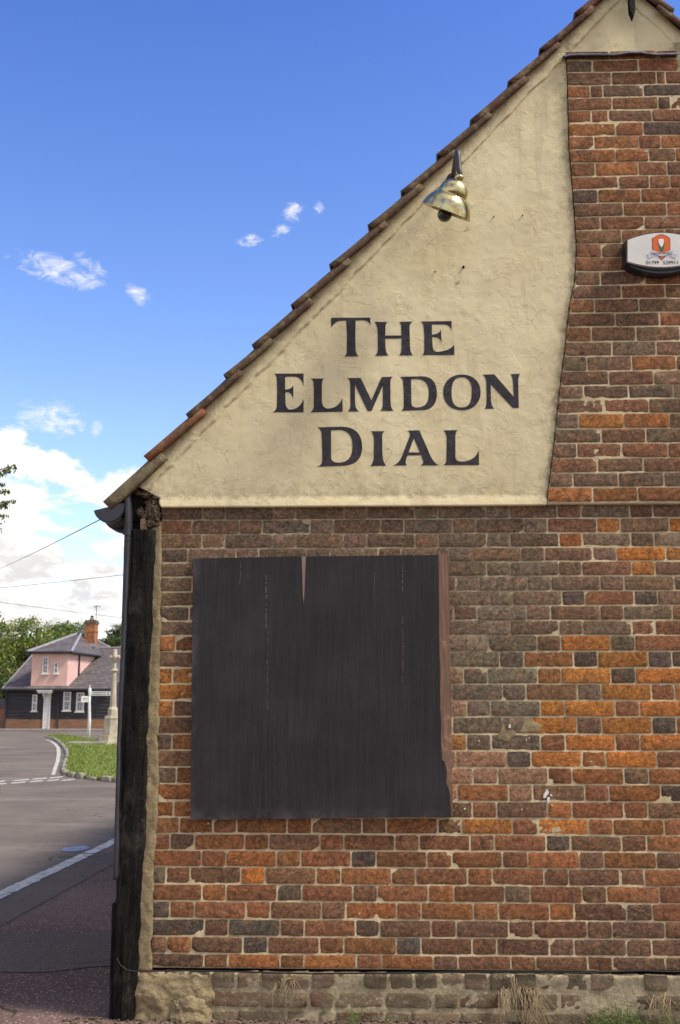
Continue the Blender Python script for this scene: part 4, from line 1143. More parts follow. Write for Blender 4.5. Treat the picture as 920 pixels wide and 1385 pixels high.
# grass island with a rough stone kerb
kb = [(63, 997.5), (72, 999.3), (80, 1004.5), (87, 1011.5), (91, 1018), (92, 1024), (90, 1031), (87.5, 1038), (86.5, 1044), (89, 1048.5), (100, 1051), (115, 1053.5), (135, 1056), (160, 1058.2), (200, 1061), (260, 1065)]
far = [(260, 1030), (200, 1016), (160, 1008.5), (140, 1004.5), (118, 1001), (95, 997.6), (78, 996.2)]
ip = [GG(*q) for q in kb]; fp = [GG(*q) for q in far]
isl = ip+fp
# heightfield lawn, gently domed
def inside(x, y, poly):
    ins = False; dm = 1e9
    for (ax, ay), (bx, by) in zip(poly, poly[1:]+poly[:1]):
        if (ay > y) != (by > y) and x < (bx-ax)*(y-ay)/(by-ay)+ax: ins = not ins
        t = max(0, min(1, ((x-ax)*(bx-ax)+(y-ay)*(by-ay))/((bx-ax)**2+(by-ay)**2+1e-9)))
        dm = min(dm, math.hypot(x-ax-t*(bx-ax), y-ay-t*(by-ay)))
    return dm if ins else -dm
gpoly('lawn', isl, .065, GRASS, None, 'structure', th=.16)
# grass blades: tufts all over, denser and longer by the kerb
xs = [p[0] for p in isl]; ys = [p[1] for p in isl]
gb = MB(); cnt = 0
while cnt < 9000:
    x = rnd.uniform(min(xs), max(xs)); y = rnd.uniform(min(ys), max(ys)); d = inside(x, y, isl)
    if d < .02 or (d > .5 and rnd.random() < .35): continue
    cnt += 1; h = rnd.uniform(.03, .07)*(1.5 if d < .35 else 1); a = rnd.uniform(0, 6.28); w = .012
    z = gz(x, y)+.065; lx_, ly_ = rnd.uniform(-.03, .03), rnd.uniform(-.03, .03)
    c = rnd.choice([(132, 144, 58), (112, 128, 50), (158, 160, 88), (92, 108, 44)]); c = lin(c)
    gb.add([(x-w*math.cos(a), y-w*math.sin(a), z), (x+w*math.cos(a), y+w*math.sin(a), z), (x+lx_, y+ly_, z+h)], [(0, 1, 2)], c)
tag(gb.build('grass', LEAF, None, color=True), None, None, None, 'stuff')
ks = MB()
def along(pts, step):
    out = []; acc = 0
    for a, b in zip(pts, pts[1:]):
        a, b = Vector(a), Vector(b); L = (b-a).length; d = (b-a)/L if L else Vector((0, 0)); t = -acc if False else 0
        s_ = acc
        while s_ < L: out.append((a+d*s_, d)); s_ += step*rnd.uniform(.8, 1.2)
        acc = s_-L
    return out
for p, d in along(ip, .5):
    l = .21*rnd.uniform(.7, 1.05); w = .065; hgt = rnd.uniform(.05, .085); n2 = Vector((-d.y, d.x)); z = gz(p.x, p.y)
    bm = bmesh.new(); bmesh.ops.create_cube(bm, size=1); bmesh.ops.subdivide_edges(bm, edges=bm.edges[:], cuts=2, use_grid_fill=True)
    tw = rnd.uniform(-.15, .15)
    for v in bm.verts:
        q = v.co; k = 1+.18*fbm(q.x*3+p.x*7, q.y*3, q.z*3+p.y)
        dd = Vector((d.x*math.cos(tw)-d.y*math.sin(tw), d.x*math.sin(tw)+d.y*math.cos(tw))); nn = Vector((-dd.y, dd.x))
        xy = p+dd*(q.x*2*l*k)+nn*(q.y*2*w*k*.8); v.co = Vector((xy.x, xy.y, z+(q.z+.35)*hgt*1.3*k))
    ks.bm(bm)
tag(ks.build('kerb', KERB, None, True), None, None, None, 'structure')
# far pavement in front of the cottage
YC = 47.4
gpoly('far_pavement', [(-60, YC-1.6), (8, YC-1.6), (8, YC+.3), (-60, YC+.3)], .11, simple('far_pavement_asphalt', (140, 130, 122), .9, .12, 2), None, 'structure', th=.16)
# ------------------------------------------------------------------ war memorial cross
def px_m(py_base): 
    g_ = G(150, py_base); return (g_-CAM).dot(_f)/F
mb0 = G(152, 1009); YM = mb0.y; gm = px_m(1009)
mem = empty('war_memorial', mb0, 'pale stone memorial cross on octagonal pedestal at the edge of the green', 'memorial')
def mz(py): return P(152, py, YM).z
def mx(px): return P(px, 940, YM).x
xc = mx(153.6)
def octo(r0, z0, r1, z1, b, n=8):
    b.lathe((xc, YM, 0), (0, 0, 1), [(0, z0), (r0, z0), (r1, z1), (0, z1)], n)
m = MB(); octo(.62, mz(1013), .60, mz(1002), m); octo(.46, mz(1002)+.001, .44, mz(994), m); m.build('steps', STONE, mem)
m = MB(); octo(.31, mz(994)+.001, .27, mz(971.5), m); octo(.29, mz(971.5), .25, mz(968), m); m.build('pedestal', STONE, mem)
m = MB(); octo(.17, mz(968), .165, mz(959), m); octo(.165, mz(959), .12, mz(956), m)
m.lathe((xc, YM, 0), (0, 0, 1), [(.115, mz(956)), (.075, mz(910)), (.1, mz(909)), (.135, mz(907)), (.1, mz(905)), (.065, mz(904)), (.055, mz(895))], 8)
m.build('shaft', STONE, mem)
m = MB(); zc_ = mz(889)
m.tube([(xc, YM, mz(896)), (xc, YM, mz(881))], .07, 8); m.tube([(xc-.13, YM, zc_), (xc+.13, YM, zc_)], .065, 8)
for (dx, dz) in ((-.14, 0), (.14, 0)): m.bm(rock((xc+dx, YM, zc_+dz), .075, (.8, 1, 1), 0, 2, .1))
m.bm(rock((xc, YM, mz(880.5)), .075, (1, 1, .8), 0, 2, .1)); m.bm(rock((xc, YM, zc_), .10, (1, .8, 1), 0, 2, .1))
m.build('cross_head', STONE, mem, True)
# slate tablet lying before it
tb0 = G(137, 1007); m = MB(); z0 = tb0.z+.1
w0, w1 = P(131.5, 1006, tb0.y).x, P(144, 1006, tb0.y).x
m.prism([(w0, tb0.y, z0), (w0+.03, tb0.y+.12, z0+.20), (w0+.03, tb0.y+.2, z0+.20), (w0, tb0.y+.25, z0)], (w1-w0, 0, 0))
tag(m.build('stone_tablet', simple('grey_slate_tablet', (108, 106, 108), .6)), 'small dark grey sloping tablet on slab left of memorial cross', 'tablet')
m = MB(); a = G(117, 1006); b = G(146, 1009.5); m.box(a.x, b.x, b.y-.4, b.y+.5, b.z-.02, b.z+.14)
tag(m.build('stone_slab', KERB), 'low flat stone slab on the green under the tablet', 'slab')
# ------------------------------------------------------------------ finger post
fb = G(119.5, 1003); YF = fb.y
fp_ = empty('finger_post', fb, 'white finger post road sign with two arms on the green', 'signpost')
fx = P(120.5, 960, YF).x; fz = lambda py: P(120, py, YF).z
m = MB(); xb_ = P(119.5, 1003, YF).x
m.tube([(xb_, YF, fz(1003)), (xb_+.01, YF, fz(975)), (fx, YF, fz(950)), (fx, YF, fz(942))], [.075, .062, .05, .05], 10); m.build('post', WPAINT, fp_, True)
m = MB(); m.lathe((fx, YF, 0), (0, 0, 1), [(.045, fz(942)), (.055, fz(939)), (.065, fz(933)), (.045, fz(931)), (.02, fz(930)), (.006, fz(925.5))], 10); m.build('finial', WPAINT, fp_, True)
m = MB(); xa, xb = fx+.03, P(149.3, 938, YF).x
m.box(xa, xb, YF-.02, YF+.02, fz(941), fz(934.9)); arm1 = m.build('arm', WPAINT, fp_)
def dashes(x0, x1, py, h, y, parent, skip=None):
    b = MB(); x = x0
    while x < x1:
        w = rnd.uniform(.03, .06)
        if skip is None or not (skip[0] < x < skip[1]): b.box(x, x+w, y-.003, y, fz(py+h/2), fz(py-h/2))
        x += w+rnd.uniform(.012, .03)
    return b
# distances and names are unreadable in the photo: short dark strokes at letter size
b = dashes(xa+.09, xb-.17, 936.7, 1.0, YF-.02, None); b2 = dashes(xa+.07, xb-.15, 939.3, 1.0, YF-.02, None)
for q in (b2,): 
    o_ = len(b.v); b.v += q.v; b.f += [tuple(i+o_ for i in f) for f in q.f]; b.c += q.c
b.box(xb-.10, xb-.05, YF-.023, YF-.02, fz(937.3), fz(936)); b.box(xb-.10, xb-.05, YF-.023, YF-.02, fz(940), fz(938.6))
b.build('arm_lettering', INK, arm1)
m = MB(); q0 = Vector((fx, YF, 0)); dirv = Vector((-.22, -.30, 0)).normalized(); sd_ = Vector((dirv.y, -dirv.x, 0))
xl_ = P(112, 945, YF).x
z0_, z1_ = fz(949.5), fz(941.5)
ax_ = Vector((xl_-fx, -.18, 0)); th = Vector((0, .04, 0))
m.prism([q0+Vector((0, 0, z0_)), q0+ax_+Vector((0, 0, z0_)), q0+ax_+Vector((0, 0, z1_)), q0+Vector((0, 0, z1_))], th); arm2 = m.build('arm', WPAINT, fp_)
m = MB()
for (py, u0, u1) in ((944.3, .2, .85), (946.7, .25, .8)):
    a = q0+ax_*u0; b_ = q0+ax_*u1; off = Vector((0, -.004, 0))
    m.prism([a+off+Vector((0, 0, fz(py+.4))), b_+off+Vector((0, 0, fz(py+.4))), b_+off+Vector((0, 0, fz(py-.4))), a+off+Vector((0, 0, fz(py-.4)))], (0, .002, 0))
m.build('arm_lettering', INK, arm2)
# ------------------------------------------------------------------ black boarded cottage with pink upper storey
cot = empty('cottage', (P(60, 985, YC).x, YC, gz(0, YC)), 'black weatherboarded cottage with pink upper storey and slate roofs beyond the junction', 'cottage')
cx_ = lambda px, Y=YC: P(px, 940, Y).x
cz_ = lambda py, Y=YC: P(80, py, Y).z
zg = gz(0, YC)
xL, xR_ = cx_(9), cx_(149.5); zEv = cz_(931.5); zPl = cz_(973)
DEPC = 12.0
m = MB(); m.box(xL-.02, xR_+.02, YC-.05, YC+DEPC, zg-.3, zPl); m.build('plinth', FBRICK, cot)
m = MB(); m.box(xL, xR_, YC+.03, YC+DEPC, zPl+.002, zEv)
# lapped boards
nb = 9
for k in range(nb):
    z0 = zPl+(zEv-zPl)*k/nb; z1 = zPl+(zEv-zPl)*(k+1)/nb+.01
    m.prism([(xL-.01, YC-.02, z0), (xL-.01, YC+.012, z1), (xL-.01, YC+.029, z1), (xL-.01, YC+.029, z0)], (xR_-xL+.02, 0, 0))
m.build('boarded_wall', WB, cot)
# main slate roof: front slope, hipped at the left
YR = YC+7.0; zR = P(150, 877, YR).z; xRl = P(52, 880, YR).x; ye = YC-.28
xg = xR_+.15
m = MB(); 
vs = [(xL-.15, ye, zEv-.03), (xg, ye, zEv-.03), (xg, YR, zR), (xRl, YR, zR), (xL-.15, YC+2*7+.28, zEv-.03), (xg, YC+14.28, zEv-.03)]
m.add(vs+[(x, y, z-.08) for x, y, z in vs], [(0, 1, 2, 3), (0, 3, 4), (4, 3, 2, 5), (6, 7, 8, 9), (6, 9, 10), (10, 9, 8, 11), (0, 1, 7, 6), (0, 4, 10, 6), (4, 5, 11, 10), (1, 2, 8, 7), (2, 5, 11, 8)])
m.build('main_roof', SLATE, cot)
m = MB(); m.tube([(P(133, 878, YR).x, YR, zR+.03), (xg, YR, zR+.03)], .07, 8)
m.tube([(xL-.15, ye, zEv), (xRl, YR, zR+.02)], .05, 6); m.build('ridge', simple('pale_ridge', (134, 128, 128), .7), cot)
# gable end under the main roof at right
m = MB(); m.prism([(xR_-.02, YC+.2, zEv-.001), (xR_-.02, YC+13.8, zEv-.001), (xR_-.02, YR, zR-.1)], (-.2, 0, 0)); m.build('gable_wall', WB, cot)
# pink upper storey
YP = YC-.06; x0p, x1p = cx_(41.5), cx_(90.2); zt_p = P(70, 881.5, YP).z; DP = 13.0
m = MB(); m.box(x0p, x1p, YP, YP+DP, zEv-.12+.35*0, zt_p); pinkw = m.build('upper_wall', PINK, cot)
# little slate skirt below the pink wall
m = MB(); m.prism([(x0p-.3, YC-.32, zEv-.05), (x0p-.3, YP-.001, zEv+.14), (x0p-.3, YP-.001, zEv-.06)], (x1p-x0p+.6, 0, 0)); m.build('skirt_roof', SLATE, cot)
# hipped roof
ov = .22; apz = P(113, 855.5, YP+DP/2).z; apx = P(113, 856, YP+DP/2).x
vs = [(x0p-ov, YP-ov, zt_p-.03), (x1p+ov, YP-ov, zt_p-.03), (x1p+ov, YP+DP+ov, zt_p-.03), (x0p-ov, YP+DP+ov, zt_p-.03)]
ap1 = (apx, YP+DP/2-.3, apz); 
m = MB(); m.add(vs+[ap1]+[(x, y, z-.07) for x, y, z in vs], [(0, 1, 4), (1, 2, 4), (2, 3, 4), (3, 0, 4), (5, 6, 7, 8), (0, 1, 6, 5), (1, 2, 7, 6), (2, 3, 8, 7), (3, 0, 5, 8)])
m.build('hipped_roof', SLATE, cot)
m = MB()
for q in vs: m.tube([Vector(q)+Vector((0, 0, .02)), Vector(ap1)+Vector((0, 0, .02))], .075, 6)
m.build('hip_lead', simple('hip_lead_grey', (150, 144, 146), .6, .15, 3), cot)
m = MB(); m.tube([(x0p-ov-.03, YP-ov-.05, zt_p-.03), (x1p+ov+.03, YP-ov-.05, zt_p-.03), (x1p+ov+.03, YP+7, zt_p-.03)], .055, 6)
m.tube([(xL-.2, ye-.05, zEv-.04), (xg, ye-.05, zEv-.04)], .05, 6); m.build('eaves_gutter', GUTTERM, cot)
m = MB(); zgr = gz(0, YC)+.1
for px in (9.5, 80): m = MB(); m.tube([(cx_(px), YC-.08, zEv-.06), (cx_(px), YC-.08, zgr)], .04, 6); m.build('downpipe', GUTTERM, cot)
yside = YP+1.9; m = MB(); m.tube([(x1p+.06, yside, zt_p-.05), (x1p+.06, yside, zEv+.5)], .045, 6); m.build('downpipe', GUTTERM, cot)
def window(px0, px1, py0, py1, cols_, rows_, y=YC, sill=True):
    x0, x1 = cx_(px0, y), cx_(px1, y); z0, z1 = cz_(py1, y), cz_(py0, y); f = .055; b = MB(); yf_ = y-.07
    b.box(x0, x0+f, yf_, y+.02, z0, z1); b.box(x1-f, x1, yf_, y+.02, z0, z1); b.box(x0+f+.001, x1-f-.001, yf_, y+.02, z1-f, z1); b.box(x0+f+.001, x1-f-.001, yf_, y+.02, z0, z0+f)
    zm = (z0+z1)/2; b.box(x0+f+.001, x1-f-.001, yf_+.005, y+.01, zm-.03, zm+.03)
    for k in range(1, cols_): xx = x0+(x1-x0)*k/cols_; b.box(xx-.009, xx+.009, yf_+.012, yf_+.03, z0+f+.001, zm-.031); b.box(xx-.009, xx+.009, yf_+.012, yf_+.03, zm+.031, z1-f-.001)
    for k in range(1, rows_):
        if 2*k == rows_: continue
        zz = z0+(z1-z0)*k/rows_; b.box(x0+f+.001, x1-f-.001, yf_+.014, yf_+.028, zz-.009, zz+.009)
    w = b.build('window', WPAINT, cot)
    s_ = MB(); s_.box(x0-.05, x1+.05, yf_-.05, y, z0-.06, z0-.002); s_.build('sill', WPAINT, w)
    g_ = MB(); g_.box(x0+f*.6, x1-f*.6, yf_+.032, yf_+.04, z0+f*.6, z1-f*.6); g_.build('pane', GLASS, w)
window(44.6, 51.2, 939.5, 961.6, 2, 4); window(86.5, 96.6, 935.8, 961, 4, 4); window(104, 114.6, 936.6, 962.2, 4, 4)
window(56, 63.8, 888.6, 911, 2, 4, YP); window(71.6, 77.3, 895.6, 911, 1, 2, YP)
# door with canopy
x0, x1 = cx_(60.6), cx_(69.6); zt2 = cz_(938)
m = MB(); m.box(x0, x0+.05, YC-.12, YC+.02, zgr, zt2); m.box(x1-.05, x1, YC-.12, YC+.02, zgr, zt2); m.box(x0+.051, x1-.051, YC-.12, YC+.02, zt2-.06, zt2)
dr = m.build('door', WPAINT, cot)
m = MB(); m.box(x0+.052, x1-.052, YC-.07, YC-.03, zgr+.02, zt2-.062); 
for (a, b) in ((.1, .4), (.5, .9)): m.box(x0+.09, x1-.09, YC-.085, YC-.071, zgr+(zt2-zgr)*a, zgr+(zt2-zgr)*b)
m.build('door_leaf', WPAINT, dr)
m = MB(); m.box(x0-.22, x1+.10, YC-.5, YC, zt2+.02, zt2+.12); m.box(x0-.26, x1+.14, YC-.54, YC, zt2+.121, zt2+.17)
for xx in (x0-.02, x1-.03): m.prism([(xx, YC-.05, zt2-.3), (xx, YC-.4, zt2+.019), (xx, YC-.05, zt2+.019)], (.05, 0, 0))
m.build('door_canopy', WPAINT, cot)
# chimney
Yk = YP+DP/2-.8; kx0, kx1 = P(117, 850, Yk).x, P(131, 850, Yk).x; kz = lambda py: P(124, py, Yk).z
m = MB(); m.box(kx0, kx1, Yk-.35, Yk+.35, kz(872), kz(855)); m.box(kx0-.03, kx1+.03, Yk-.38, Yk+.38, kz(855)+.001, kz(853.3)); m.box(kx0+.01, kx1-.01, Yk-.34, Yk+.34, kz(853.3)+.001, kz(844)); 
ck = m.build('chimney', simple('chimney_orange_brick', (160, 106, 72), .9, .35, 5, .8, bscale=20, dist=.02), cot)
m = MB(); m.box(kx0-.04, kx1+.04, Yk-.4, Yk+.4, kz(844)+.001, kz(841.5)); m.box(kx0-.01, kx1+.01, Yk-.36, Yk+.36, kz(841.5)+.001, kz(839)); m.build('chimney_cap', simple('sooty_cap', (104, 92, 76), .9, .3), ck)
m = MB(); xk = (kx0+kx1)/2; m.lathe((xk, Yk, 0), (0, 0, 1), [(.18, kz(839)), (.11, kz(836)), (.08, kz(834.5)), (.14, kz(833.5)), (.06, kz(832.4)), (0, kz(832))], 10); m.build('chimney_pot', simple('stone_pot', (120, 108, 88), .9), ck)
m = MB(); m.box(kx0-.05, kx1+.1, Yk-.4, Yk-.36, kz(875), kz(871)); m.build('chimney_flashing', simple('pale_lead', (168, 164, 170), .6), ck)
# tv aerial
ya_ = Yk+.3; xa_ = P(130.3, 830, ya_).x; az = lambda py: P(130, py, ya_).z
m = MB(); m.tube([(xa_, ya_, az(848)), (xa_, ya_, az(818))], .02, 6)
m.tube([(xa_-.18, ya_-.1, az(820)), (xa_+.22, ya_+.1, az(820))], .014, 5)
for k in range(6):
    x_ = xa_-.18+.08*k; m.tube([(x_, ya_-.18, az(822)), (x_, ya_+.18, az(818.5))], .011, 4)
m.tube([(xa_-.1, ya_, az(819)), (xa_-.02, ya_, az(823.5))], .012, 4)
tag(m.build('tv_aerial', simple('aerial_metal', (110, 108, 108), .5, metal=.5)), 'thin television aerial on a pole above the orange brick chimney', 'aerial')
# neighbouring pink house glimpsed right of the memorial
YN = YC+5; nb_ = empty('neighbouring_house', (P(165, 985, YN).x, YN, gz(0, YN)), 'low pink house glimpsed between memorial cross and black post', 'house')
x0, x1 = P(151.5, 930, YN).x, P(215, 930, YN).x; zz = lambda py: P(160, py, YN).z
m = MB(); m.box(x0, x1, YN, YN+6, gz(0, YN)-.2, zz(931)); m.build('brick_base', FBRICK, nb_)
m = MB(); m.box(x0+.02, x1-.02, YN+.03, YN+6, zz(931)+.001, zz(912)); m.build('upper_wall', PINK, nb_)
m = MB(); m.prism([(x0-.2, YN-.3, zz(912)), (x0-.2, YN+3, zz(897)), (x0-.2, YN+6.3, zz(912))], (x1-x0+.4, 0, 0)); m.build('roof', SLATE, nb_)
# garden wall left of the cottage
YW = YC+.4; m = MB(); x0, x1 = P(-160, 960, YW).x, P(8.6, 960, YW).x
gw = empty('garden_wall', ((x0+x1)/2, YW, gz(0, YW)), 'brick garden wall with dark coping left of the cottage', 'wall')
m.box(x0, x1, YW, YW+.25, gz(0, YW)-.2, P(5, 957, YW).z); m.build('brickwork', FBRICK, gw)
m = MB(); m.prism([(x0, YW-.06, P(5, 957, YW).z+.001), (x0, YW-.06, P(5, 955, YW).z), (x0, YW+.5, P(5, 945, YW).z), (x0, YW+.5, P(5, 957, YW).z+.001)], (x1-x0, 0, 0)); m.build('coping', SLATE, gw)
# ------------------------------------------------------------------ trees
def tree(name, base, lobes, n, leaf, cols_, label, seed, trunk_h=None, group=None, cat='tree', droop=0.0, limbs=True, bare=False):
    rg = np.random.RandomState(seed); t = empty(name, base, label, cat, group)
    wts = np.array([l[3]*l[4]*l[5] for l in lobes])**.8; wts /= wts.sum()
    idx = rg.choice(len(lobes), n, p=wts)
    d = rg.normal(size=(n, 3)); d /= np.linalg.norm(d, axis=1)[:, None]
    rad = rg.uniform(.45, 1.0, n)**.6
    Lb = np.array([l[:6] for l in lobes])
    # clumpy surface: twig clusters
    cen = Lb[idx, :3]; sz = Lb[idx, 3:6]
    nc = max(30, n//26); ci = rg.choice(len(lobes), nc, p=wts); cd = rg.normal(size=(nc, 3)); cd /= np.linalg.norm(cd, axis=1)[:, None]
    cp = Lb[ci, :3]+cd*Lb[ci, 3:6]*(rg.uniform(.35, 1.08, nc)**.5)[:, None]
    k = rg.randint(0, nc, n); cr = leaf*3.6
    pts = cp[k]+rg.normal(size=(n, 3))*cr*np.array([1, 1, .8])*.55
    if droop: pts[:, 2] -= np.abs(rg.normal(size=n))*droop
    a = rg.normal(size=(n, 3)); a /= np.linalg.norm(a, axis=1)[:, None]
    b = rg.normal(size=(n, 3)); b -= a*(a*b).sum(1)[:, None]; b /= np.linalg.norm(b, axis=1)[:, None]
    s1 = leaf*rg.uniform(.6, 1.25, n)[:, None]; s2 = s1*.55
    V = np.empty((n, 4, 3)); V[:, 0] = pts-a*s1; V[:, 1] = pts+b*s2; V[:, 2] = pts+a*s1; V[:, 3] = pts-b*s2
    cc = np.array([lin(c) for c in cols_]); clt = cc[rg.randint(0, len(cc), nc)]
    col = clt[k]*rg.uniform(.7, 1.3, (n, 1)); col = np.repeat(col, 4, axis=0)
    F_ = np.arange(n*4).reshape(n, 4)
    o = mesh_obj('crown', V.reshape(-1, 3).tolist(), F_.tolist(), LEAF, t, False, col)
    m = MB(); base = Vector(base)
    c0 = Lb[:, :3].mean(axis=0); H = trunk_h or (c0[2]-base.z)
    rt = max(.08, H*.045)
    top = Vector((c0[0], c0[1], base.z+H)); mid = base.lerp(top, .5)+Vector((rt, 0, 0))
    m.tube([base-Vector((0, 0, .2)), base.lerp(mid, .4), mid, top], [rt*1.3, rt, rt*.8, rt*.5], 8)
    rr2 = random.Random(seed)
    for q in range(min(len(cp), 46) if limbs else 0):
        e_ = Vector(cp[q]); st = base.lerp(top, rr2.uniform(.45, 1)); md = st.lerp(e_, .5)+Vector((rr2.uniform(-.1, .1), rr2.uniform(-.1, .1), .12))*H*.12
        m.tube([st, md, e_], [rt*.35, rt*.2, rt*.05], 5)
    m.build('trunk', BARK, t, True)
    return t
def L(px, py, Y, rx, ry, rz):
    p = P(px, py, Y); return (p.x, p.y, p.z, rx, ry, rz)
T1 = [(116, 132, 54), (96, 114, 46), (138, 150, 70), (78, 96, 42), (156, 158, 88)]
T2 = [(62, 82, 40), (78, 100, 48), (52, 70, 34), (96, 114, 60)]
def base_at(px, Y): q = P(px, 990, Y); return (q.x, Y, gz(0, Y))
tree('broadleaf_tree', base_at(42, 57), [L(38, 862, 56, 1.5, 1.6, 1.3), L(20, 868, 57, 1.4, 1.5, 1.4), L(58, 868, 57, 1.3, 1.4, 1.1), L(35, 890, 56, 1.6, 1.6, 1.3), L(8, 900, 56, 1.3, 1.3, 1.5), L(30, 915, 57, 1.6, 1.3, 1.3)], 9000, .085, T1, 'large rounded green tree directly behind left end of the cottage roof', 11, group='trees behind the cottage')
tree('broadleaf_tree', base_at(-8, 54), [L(-12, 860, 54, 1.3, 1.4, 1.4), L(-30, 850, 54, 1.5, 1.5, 1.5), L(-14, 895, 54, 1.4, 1.5, 1.7), L(0, 925, 53, 1.0, 1.2, 1.3), L(0, 890, 54, .9, 1, 1.1)], 7500, .085, T1, 'yellow green tree at the left frame edge above the garden wall', 12, group='trees behind the cottage')
tree('broadleaf_tree', base_at(88, 66), [L(82, 866, 66, 1.3, 1.4, 1.1), L(97, 862, 68, 1.4, 1.4, 1.0), L(72, 862, 66, 1.2, 1.3, 1.0), L(90, 880, 67, 1.7, 1.4, 1.3), L(108, 868, 68, 1.2, 1.2, .8)], 6000, .09, T1[:4]+T2[:1], 'green tree rising above the cottage hip roof, left of the chimney', 13, group='trees behind the cottage')
tree('broadleaf_tree', base_at(100, 80), [L(100, 851, 80, 1.1, 1.2, .7), L(94, 858, 80, 1.5, 1.4, .9), L(106, 860, 80, 1.2, 1.2, .9)], 2500, .10, T2, 'distant dark tree just left of the orange brick chimney', 14, group='distant trees')
tree('broadleaf_tree', base_at(153, 96), [L(150, 856, 96, .6, .8, .35), L(158, 851, 96, .7, .8, .4), L(166, 853, 96, .8, .8, .6), L(155, 862, 96, .8, .8, .4)], 2500, .075, T2, 'distant dark tree between the chimney and the black corner post', 15, group='distant trees')
tree('hedge', base_at(142, 92), [L(142, 868, 92, .8, .9, .25), L(152, 868, 92, 1.0, .9, .3), L(164, 867, 92, 1.0, .9, .35), L(136, 869, 92, .5, .9, .2)], 3500, .075, T2, 'distant dark hedge right of the chimney under the trees', 16, trunk_h=1.2, cat='hedge', limbs=False)
tree('hedge', base_at(4, 52), [L(-12, 940, 52, 1.6, 1, 1.0), L(4, 935, 52, 1.2, 1, 1.1), L(-30, 935, 52, 1.6, 1, 1.2)], 4000, .08, T2, 'dark hedge at the left edge behind the garden wall', 17, trunk_h=1.0, cat='hedge', limbs=False)
# overhanging branch tips from a tree left of the frame
YT = 9.0
bl_ = []
tree('overhanging_tree', (P(-260, 1000, YT).x, YT, gz(0, YT)),
     [L(-40, 664, YT, .55, .5, .22), L(-70, 690, YT, .9, .8, .9), L(-150, 640, YT, 1.4, 1.3, 1.4), L(-240, 700, YT, 1.5, 1.5, 1.6)], 6000, .032,
     [(78, 96, 48), (96, 112, 60), (58, 74, 36)], 'leafy branches hanging in at the left edge against white cloud', 21, droop=.1)
sprays = MB(); wood = MB(); rg = random.Random(5)
for (ax_, ay_, bx, by) in [(-40, 652, 22, 629), (-40, 650, 14, 636), (-40, 672, 11, 664), (-40, 690, 18, 677), (-40, 700, 6, 697), (-40, 640, 4, 656), (-30, 690, 10, 683)]:
    a = P(ax_, ay_, YT+rg.uniform(-.2, .2)); b = P(bx, by, YT+rg.uniform(-.2, .2)); wood.tube([a, a.lerp(b, .5)+Vector((0, 0, .03)), b], [.012, .008, .003], 5)
    for k in range(170):
        t = rg.random()**.8; p = a.lerp(b, t)+Vector((rg.gauss(0, .03), rg.gauss(0, .05), -abs(rg.gauss(0, .055))*(1.15-t)-.0))
        s_ = rg.uniform(.018, .036); aa = Vector((rg.gauss(0, .5), rg.gauss(0, .5), -1)).normalized(); bb = aa.cross(Vector((rg.gauss(0, 1), rg.gauss(0, 1), .1))).normalized()
        c = lin(rg.choice([(78, 96, 48), (96, 112, 60), (58, 74, 36), (112, 122, 70)]))
        sprays.add([p-aa*s_, p+bb*s_*.4, p+aa*s_, p-bb*s_*.4], [(0, 1, 2, 3)], c)
ot = [o for o in C.objects if o.name.startswith('overhanging_tree')][0]
sprays.build('leaf_spray', LEAF, ot, color=True); wood.build('branch', BARK, ot, True)
# far hill and dry field
def hill(name, xa, xb, y, ztop, mat, amp, seed, depth=80):
    V = []; n = 60
    for k in range(n+1):
        x = xa+(xb-xa)*k/n; h = ztop+amp*fbm(x*.01, seed, 0)
        V += [(x, y-depth, -12), (x, y, h), (x, y+depth, h-2)]
    o = mesh_obj(name, V, [(3*k+j, 3*k+3+j, 3*k+4+j, 3*k+1+j) for k in range(n) for j in (0, 1)], mat, None, True); o['kind'] = 'structure'
hz = P(155, 867.5, 300).z
hill('far_field', -420, 300, 300, hz, FIELD, 1.5, 3)
hill('far_hill', -420, 300, 460, P(155, 868, 460).z+1, HILLM, 3, 8)
# ------------------------------------------------------------------ overhead wires
def wire(name, a, b, sag, r_, label):
    m = MB(); m.tube([a.lerp(b, k/30)-Vector((0, 0, sag*4*(k/30)*(1-k/30))) for k in range(31)], r_, 5)
    tag(m.build(name, WIREM, None, True), label, 'wire')
A = P(0, 763, 14); B = P(131, 704, 1.5); d = (A-B)
wire('overhead_wire', B-d*.04, B+d*3, .1, .0035, 'uppermost overhead wire, sloping steeply from the gutter to the left edge')
A = P(0, 788, 22); B = P(168, 768, 14); d = A-B
wire('overhead_wire', B-d*1.5, B+d*3, .15, .007, 'middle overhead wire, rising gently towards the black post')
A = P(0, 804, 40); B = P(166, 825, 46); d = A-B
wire('overhead_wire', B-d*3, B+d*3, .4, .014, 'lowest overhead wire, passing just above the tv aerial')
# ------------------------------------------------------------------ weeds and dead grass at the wall foot
def grass_tuft(label, stems, seed, mat=STRAW, r0=.0012, group='dead grass tufts at the wall foot', name='dead_grass', cat='dead grass'):
    rg = random.Random(seed); m = MB()
    for (x0, y0, x1, y1, n, spread, ya, yb_) in stems:
        for k in range(n):
            a = P(x0+rg.gauss(0, spread*.8), y0+abs(rg.gauss(0, 6)), ya); b = P(x1+rg.gauss(0, spread), y1+rg.gauss(0, 9), yb_-rg.uniform(-.01, .05))
            c = a.lerp(b, .5)+Vector((rg.gauss(0, .026), -rg.uniform(0, .06), rg.gauss(.01, .025)))
            pts = []
            for i in range(7):
                t = i/6; pts.append(a*(1-t)**2+c*2*t*(1-t)+b*t*t)
            m.tube(pts, [r0*(1.1-.8*i/6) for i in range(7)], 4)
    return tag(m.build(name, mat, None, True), label, cat, group)
